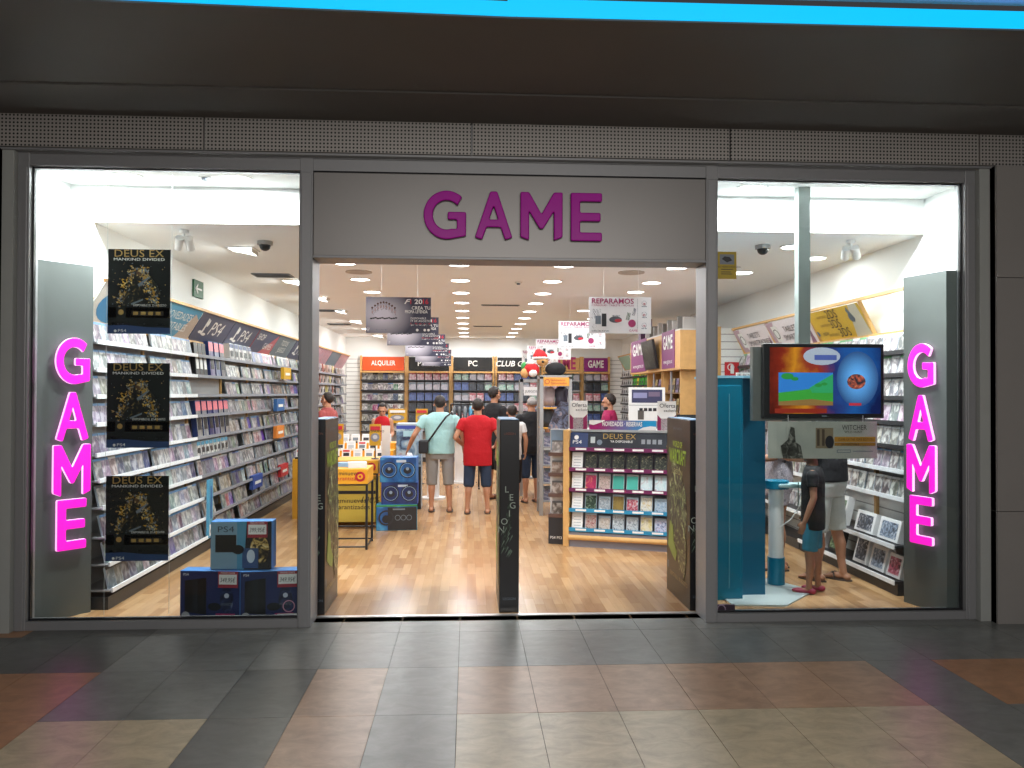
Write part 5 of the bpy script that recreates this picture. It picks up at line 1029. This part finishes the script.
t = empty('kiosk_counter', (2.745, 7.0, 0), 0, 'white round kiosk counter with a teal foot beside the woman', 'counter')
mb = MB(); mb.cyl((0, 0, .25), (0, 0, .86), .065, WHT, n=28); mb.build('column', t, smooth=False); mb = MB(); mb.cyl((0, 0, 0), (0, 0, .25), .075, TEAL, n=28); mb.build('foot', t); mb = MB(); mb.cyl((0, 0, .86), (0, 0, .93), .11, TEAL, n=28); mb.build('collar', t)
mb = MB(); mb.box(-.02, .24, -.13, .02, .875, .91, flat('a8c8cc')); mb.build('side_tray', t, bevel=.01)
mb = MB(); mb.tube([(.2, -.12, .88), (.18, -.13, .75), (.08, -.13, .6), (-.03, -.11, .52)], .004, WHT); mb.build('cable', t)
mb = MB(); mb.prism([(2.12, 6.32), (2.55, 6.28), (2.98, 6.75), (2.75, 7.2), (2.12, 7.2)], 0, .012, flat('a8b4b4')); tag(mb.build('floor_plate'), 'pale grey angular floor plate under the teal cabinet', 'floor plate')
# ------------------------------------------------------------------ the far cases in one mesh
tag(stuff.build('game_case'), 'many small game cases filling the far shelves of both walls and the orange-headed unit', 'game cases', None, 'stuff')
# ------------------------------------------------------------------ people
SK = mat('skin_tan', (.48, .235, .14), .55, var=.06, scale=20); SKD = mat('skin_brown', (.33, .155, .09), .55); HAIR = mat('hair_dark', (.018, .012, .01), .6, bump=.4, scale=90); HAIRG = mat('hair_grey', (.30, .28, .27), .7, bump=.4, scale=90)
EYE = mat('eye_dark', (.02, .015, .01), .2); LIP = mat('lip', (.32, .1, .08), .5); RUB = mat('sandal_rubber', (.05, .035, .03), .6)
def remesh(o, vox, smooth=4):
    m = o.modifiers.new('r', 'REMESH'); m.mode = 'VOXEL'; m.voxel_size = vox
    if smooth: k = o.modifiers.new('s', 'SMOOTH'); k.factor = .5; k.iterations = smooth
    me = bpy.data.meshes.new_from_object(o.evaluated_get(bpy.context.evaluated_depsgraph_get())); old = o.data
    mats = [m_ for m_ in old.materials]; o.modifiers.clear(); o.data = me
    if not me.materials:
        for m_ in mats: me.materials.append(m_)
    me.polygons.foreach_set('use_smooth', [True]*len(me.polygons)); me.name = o.name; bpy.data.meshes.remove(old)
X3, Y3, Z3 = Vector((1, 0, 0)), Vector((0, 1, 0)), Vector((0, 0, 1))
def limb(mb, pts, rad, m, ends=True, n=14):
    pts = [Vector(p) for p in pts]
    for i in range(len(pts)-1):
        mb.cyl(pts[i], pts[i+1], rad[i], m, rad[i+1], n=n)
        if i > 0 or ends: mb.ell(pts[i], (rad[i],)*3, m)
    if ends: mb.ell(pts[-1], (rad[-1],)*3, m)
def lerp(a, b, t): return Vector(a)*(1-t)+Vector(b)*t
def hand(mb, el, wr, s, m, inner, curl=.6):
    wr = Vector(wr); d = (wr-Vector(el)).normalized(); n = d.cross(Vector((0, 1, .01))).normalized()
    if n.x*inner < 0: n = -n          # n: palm side, towards the body
    sd = n.cross(d).normalized()      # across the palm
    if sd.y < 0: sd = -sd
    pc = wr+d*.045*s; Rm = Matrix((n, sd, d)).transposed()
    mb.ell(pc, (.016*s, .04*s, .052*s), m, Rm)
    for k, (o, L) in enumerate(((-.03, .056), (-.011, .068), (.009, .074), (.028, .066))):
        b = wr+d*.082*s+sd*o*s; mi = b+(d*cos(curl*.5)+n*sin(curl*.5))*L*.55*s; tp = mi+(d*cos(curl*1.3)+n*sin(curl*1.3))*L*.5*s
        limb(mb, [b-d*.02*s, b, mi, tp], [.0095*s, .0095*s, .0085*s, .0075*s], m, n=8)
    b = wr+d*.02*s+sd*.03*s; mi = b+(sd*.7+d*.6+n*.25).normalized()*.038*s; limb(mb, [b, mi, mi+(d*.9+n*.4).normalized()*.028*s], [.012*s, .010*s, .008*s], m, n=8)
def person(name, label, loc, rz, H, shirt=None, shorts=None, skin=SK, hair=HAIR, wid=1., belly=1., arms=None, feet=((-.10, 0), (.10, .04)), sleeve=.55, leg_to=.47, shirt_to=.80, head_rot=(0, 0), shoe=RUB, bald=False, tank=False, longhair=False, beard=False, shorts_m=None, skirt=False, face=True, vox=.010, lean=0, shoe_kind='sandal'):
    s = H/1.72; t = empty('person', loc, rz, label, 'person')
    V = lambda x, y, z: Vector((x*s*(wid if z > .8 else 1), y*s+lean*max(0, z-.9)*s, z*s))
    mb = MB()
    def trunk(m, e, z0=.80, z1=1.60, mb=mb):
        R_ = [(.80, .150, .105), (.90, .168, .118*belly), (1.0, .156, .115*belly), (1.10, .150, .112*belly), (1.22, .165, .115), (1.32, .180, .112), (1.39, .170, .095), (1.435, .115, .075), (1.465, .062, .06)]
        R_ = [r for r in R_ if z0 <= r[0] <= z1]
        mb.loft([(V(0, 0, z), rx*s*wid+e, ry*s+e, X3, Y3) for z, rx, ry in R_], m, 20)
    trunk(skin, 0)
    mb.cyl(V(0, -.005, 1.42), V(0, .01, 1.56), .060*s, skin, .057*s)
    sb = s; Rm = Euler((head_rot[1], 0, head_rot[0])).to_matrix(); hc = V(0, .012, 1.592)
    def hp(x, y, z): return hc+Rm @ (Vector((x, y, z))*sb*1.1)
    mb.ell(hp(0, -.008, .025), (.074*s, .092*s, .088*s), skin, Rm, 18, 12); mb.ell(hp(0, .022, -.045), (.054*s, .062*s, .072*s), skin, Rm); mb.ell(hp(0, .05, -.095), (.026*s, .028*s, .022*s), skin, Rm)
    mb.ell(hp(0, .094, -.02), (.013*s, .018*s, .024*s), skin, Rm); mb.ell(hp(0, .075, .022), (.05*s, .02*s, .012*s), skin, Rm)
    for sx in (-1, 1): mb.ell(hp(.077*sx, 0, -.01), (.012*s, .02*s, .03*s), skin, Rm)
    if arms is None: arms = (((-.25, -.02, 1.12), (-.27, .06, .88)), ((.25, -.02, 1.12), (.27, .06, .88)))
    A = []
    for sx, (el, wr) in zip((-1, 1), arms):
        sh = V(.178*sx, 0, 1.385); e_, w_ = V(*el), V(*wr); A.append((sh, e_, w_))
        limb(mb, [sh, lerp(sh, e_, .5), e_, lerp(e_, w_, .35), w_], [.052*s, .046*s, .038*s, .038*s, .026*s], skin); hand(mb, e_, w_, s, skin, -sx)
    Lg = []
    for sx, f in zip((-1, 1), feet):
        hip = V(.088*sx, 0, .86); an = Vector((f[0]*s, f[1]*s, .075*s)); kn = lerp(hip, an, .52)+Vector((0, .015*s, 0)); Lg.append((hip, kn, an)); ca = lerp(kn, an, .3)-Vector((0, .015*s, 0))
        limb(mb, [hip, lerp(hip, kn, .5), kn, ca, lerp(kn, an, .7), an], [.085*s, .07*s, .053*s, .053*s, .038*s, .034*s], skin)
        q = Vector((an.x, an.y, 0)); mb.ell(q+Vector((0, -.035*s, .035*s)), (.034*s, .04*s, .033*s), skin); mb.ell(q+Vector((0, .06*s, .04*s)), (.038*s, .085*s, .028*s), skin); mb.ell(q+Vector((0, .125*s, .026*s)), (.045*s, .045*s, .018*s), skin)
        for k in range(5): mb.ell(q+Vector(((-.034+.017*k)*s, (.172-.008*(k if sx < 0 else 4-k))*s if False else (.165-.004*abs(k-1))*s, .022*s)), (.010*s, .022*s, .011*s), skin, None, 8, 6)
    o = mb.build('body', t); remesh(o, vox, 3)
    if shirt:
        c = MB(); e = .014*s
        z0 = shirt_to
        R_ = [(z0, .172, .125*belly), (.92, .174, .128*belly), (1.0, .166, .125*belly), (1.10, .162, .122*belly), (1.22, .176, .124), (1.31, .186, .122), (1.385, .178, .108), (1.44, .130, .092), (1.475, .074, .072)]
        R_ = [r for r in R_ if r[0] >= z0-.001]
        c.loft([(V(0, 0, z), rx*s*wid+.006, ry*s+.006, X3, Y3) for z, rx, ry in R_], shirt, 22)
        if not tank:
            for sh, e_, w_ in A:
                en = lerp(sh, e_, sleeve); c.ell(sh-Vector((0, 0, .012*s)), (.064*s,)*3, shirt); c.cyl(sh, en, .066*s, shirt, .062*s, n=16)
        o = c.build('shirt', t); remesh(o, .009, 4)
    if shorts_m:
        c = MB(); c.loft([(V(0, 0, .78), .165*s*wid, .122*s, X3, Y3), (V(0, 0, .90), .172*s*wid, .126*s*belly, X3, Y3), (V(0, 0, 1.0), .160*s*wid, .120*s*belly, X3, Y3)], shorts_m, 22)
        for hip, kn, an in Lg:
            lt = (hip.z-leg_to*s)/(hip.z-an.z); end = lerp(hip, kn, min(1, lt/.52)) if lt <= .52 else lerp(kn, an, (lt-.52)/.48)
            pts = [hip+Vector((0, 0, .02)), kn, end] if lt > .52 else [hip+Vector((0, 0, .02)), end]
            rad = [.098*s, .082*s, .080*s] if lt > .52 else [.098*s, .088*s]
            for i in range(len(pts)-1): c.cyl(pts[i], pts[i+1], rad[i], shorts_m, rad[i+1], n=16)
            if len(pts) == 3: c.ell(kn, (rad[1],)*3, shorts_m)
        o = c.build('shorts', t); remesh(o, .009, 3)
    for sx, (hip, kn, an) in zip((-1, 1), Lg):
        f = MB(); q = Vector((an.x, an.y, 0))
        if shoe_kind == 'sandal':
            f.loft([(q+Vector((0, .05*s, z)), .047*s, .135*s, X3, Y3) for z in (.001, .014)], shoe, 20)
            for a, b in ((-.045, 0), (.045, 0)): f.tube([q+Vector((a*s, .06*s, .012)), q+Vector((a*.5*s, .085*s, .068*s)), q+Vector((0, .12*s, .05*s))], .008*s, shoe, 6)
            f.build('sandal', t)
        else:
            f.ell(q+Vector((0, -.03*s, .036*s)), (.043*s, .052*s, .036*s), shoe); f.ell(q+Vector((0, .09*s, .034*s)), (.05*s, .105*s, .032*s), shoe); o = f.build('shoe', t); remesh(o, .008, 2)
    if hair:
        c = MB(); k = 1.06
        R0 = (.085*s, .101*s, .100*s); ctr = hp(0, -.016, .034)
        nu, nv = 22, 14; b = 0; c.ell(ctr, R0, hair, Rm, nu, nv)
        for i, v in enumerate(c.v):
            p = Rm.inverted() @ (v-ctr)/s; lim = -.10 if p.y < -.02 else (-.035 if abs(p.x) > .05 and p.y < .028 else .045)
            if bald: lim = -.055 if p.y < .01 else 9; 
            if p.z < lim or (bald and p.z > .03): c.v[i] = ctr+Rm @ (p*s*(.80 if p.z > -.09 else .72))
        o = c.build('hair', t, smooth=True)
        if longhair:
            c = MB(); c.ell(hp(0, -.05, -.04), (.085*s, .06*s, .10*s), hair, Rm, 16, 10); o2 = c.build('hair_back', t, smooth=True)
    if face:
        for sx in (-1, 1): c = MB(); c.ell(hp(.03*sx, .078, .0), (.012*s, .010*s, .006*s), EYE, Rm, 8, 6); c.build('eye', t, smooth=True)
        c = MB(); c.ell(hp(0, .082, -.062), (.022*s, .008*s, .006*s), LIP, Rm, 8, 6); c.build('mouth', t, smooth=True)
    if beard: c = MB(); c.ell(hp(0, .026, -.075), (.058*s, .058*s, .052*s), HAIR, Rm); c.build('beard', t, smooth=True)
    return t, s
SH = lambda n, c, v=.12: mat(n, h(c), .85, var=v, scale=9, bump=.8)
AQ = SH('cloth_aqua', 'a0cccc', .08); RDC = SH('cloth_red', 'b00818', .08); BKC = SH('cloth_black', '16161a'); GYC = SH('cloth_grey', '8c8a88', .08); NVC = SH('cloth_navy_denim', '27364e', .25); WHC = SH('cloth_white', 'e4e2e0', .05)
person('p', 'heavyset man in a pale aqua tee and grey shorts, seen from behind', (-.40, 11.5, 0), .03, 1.66, AQ, wid=1.26, belly=1.2, shorts_m=GYC, leg_to=.40, shirt_to=.86, arms=(((-.30, -.04, 1.13), (-.37, .10, .93)), ((.27, -.03, 1.12), (.29, .02, .87))), feet=((-.12, 0), (.15, -.04)), face=False)
person('p', 'man in a red tee and dark denim shorts, seen from behind', (.14, 11.3, 0), -.05, 1.62, RDC, wid=1.22, belly=1.1, shorts_m=NVC, leg_to=.42, shirt_to=.72, arms=(((-.27, -.06, 1.14), (-.20, .18, 1.02)), ((.27, -.06, 1.14), (.22, .18, 1.02))), feet=((-.15, -.03), (.15, 0)), face=False)
person('p', 'tall bearded man in a black tee turned right behind the man in red', (.42, 12.75, 0), -.9, 1.80, BKC, wid=1.1, shorts_m=BKC, leg_to=.46, beard=True, arms=(((-.25, .02, 1.12), (-.14, .26, 1.08)), ((.25, .02, 1.12), (.14, .26, 1.08))))
person('p', 'woman with short dark hair and a white top behind the middle standee', (.66, 11.95, 0), .15, 1.52, WHC, wid=.95, shorts_m=BKC, leg_to=.45, longhair=False, face=False, arms=(((-.24, -.02, 1.12), (-.27, .06, .9)), ((.25, -.02, 1.14), (.26, .06, .92))))
person('p', 'older balding man in a black shirt and dark shorts, seen from behind', (.99, 12.4, 0), .25, 1.65, BKC, wid=1.12, belly=1.15, hair=HAIRG, bald=True, shorts_m=NVC, leg_to=.45, face=False, arms=(((-.27, -.02, 1.13), (-.1, .26, 1.08)), ((.26, .04, 1.13), (.36, .2, 1.05))))
person('p', 'boy with dark hair in a red sleeveless top looking down behind the yellow posters', (-1.44, 13.6, 0), pi, 1.52, RDC, wid=.85, shorts_m=NVC, tank=True, head_rot=(0, -.35), arms=(((-.23, .0, 1.14), (-.16, .22, 1.05)), ((.23, 0, 1.14), (.16, .22, 1.05))))
person('p', 'shop assistant in a grey and magenta polo behind the counter, face turned left', (2.12, 11.9, 0), 1.25, 1.69, SH('cloth_magenta', '9c1850', .15), skin=SK, beard=True, wid=1.05, shorts_m=BKC, leg_to=.12, head_rot=(.1, -.1), shoe_kind='shoe', arms=(((-.25, .02, 1.12), (-.16, .24, 1.06)), ((.25, .02, 1.12), (.16, .24, 1.06))))
person('p', 'person in a maroon top by the far left shelves, behind the left standee', (-2.25, 13.0, 0), 1.2, 1.70, SH('cloth_maroon', '9a4a48', .1), wid=1, shorts_m=BKC, leg_to=.45)
# right window group
person('p', 'woman in a patterned pale top and shorts at the white kiosk counter, head hidden', (3.02, 7.62, 0), 1.35, 1.66, noise_art('cloth_floral', [h('6c6870'), h('b0a8b0'), h('8c8490'), h('d0c8cc')], 30, 1, .8), skin=SKD, wid=.92, shorts_m=noise_art('cloth_floral2', [h('605c64'), h('a8a0a8'), h('8c8490')], 34, 1, .8), leg_to=.66, longhair=True, arms=(((-.24, .08, 1.14), (-.2, .36, 1.10)), ((.24, .1, 1.14), (.2, .38, 1.12))), feet=((-.07, 0), (.09, -.03)))
tb, s_ = person('p', 'boy in a black tee, teal swim shorts, dark cap and pink shoes beside the kiosk', (2.96, 6.72, 0), 1.1, 1.27, SH('cloth_black_tee', '141416'), skin=SKD, wid=1.08, shorts_m=SH('cloth_teal', '2a7890', .3), leg_to=.50, shirt_to=.74, arms=(((-.22, -.02, 1.12), (-.24, .08, .84)), ((.22, -.02, 1.12), (.24, .10, .84))), feet=((-.10, .04), (.10, -.05)), shoe=flat('9a3048'), shoe_kind='shoe', head_rot=(0, -.15), vox=.008)
cp = MB(); zc = 1.645*s_; cp.ell((0, .0, zc+.01), (.078, .094, .075), flat('202224')); cp.ell((0, .13, zc-.005), (.075, .085, .012), flat('202224')); o = cp.build('cap', tb, smooth=True)
pr_ = MB(); pr_.poly([(-.045, .62), (.045, .62), (.045, .82), (-.045, .82)], noise_art('tee_print', [h('203830'), h('4a9a78'), h('1c2420')], 24, 1), 0, .002); pr_.build('tee_print', tb, loc=(0, .119, .12), rot=(0, 0, pi))
person('p', 'man in a black tee and pale knee shorts behind the boy, head hidden', (3.29, 7.16, 0), .7, 1.70, BKC, skin=SKD, belly=1.3, wid=1.2, shorts_m=SH('cloth_pale', 'b4b8b4', .05), leg_to=.46, shirt_to=.92, arms=(((-.27, .06, 1.14), (-.16, .3, 1.12)), ((.26, .10, 1.16), (.05, .34, 1.13))), feet=((-.10, .05), (.10, -.1)))
# shoulder bag and white carrier held by the man in aqua
t = empty('shoulder_bag', (-.62, 11.42, .86), .03, 'black shoulder bag worn across the back of the man in the aqua tee', 'bag')
mb = MB(); mb.box(-.075, .065, -.11, .06, -.02, .17, BLK); mb.build('bag_body', t, bevel=.02); mb = MB(); mb.tube([(.06, -.06, .15), (.13, -.10, .25), (.22, -.115, .38), (.31, -.115, .50), (.385, -.06, .56), (.40, .04, .57), (.36, .12, .50)], .014, BLK, 6); mb.build('strap', t)
mb = MB(); mb.loft([((0, 0, 0), .07, .05, X3, Y3), ((0, 0, .12), .085, .06, X3, Y3), ((0, 0, .24), .03, .02, X3, Y3)], WHT, 12)
tag(mb.build('carrier_bag', loc=(-.83, 11.50, .60), smooth=True), 'white carrier bag hanging from the left hand of the man in aqua', 'bag')
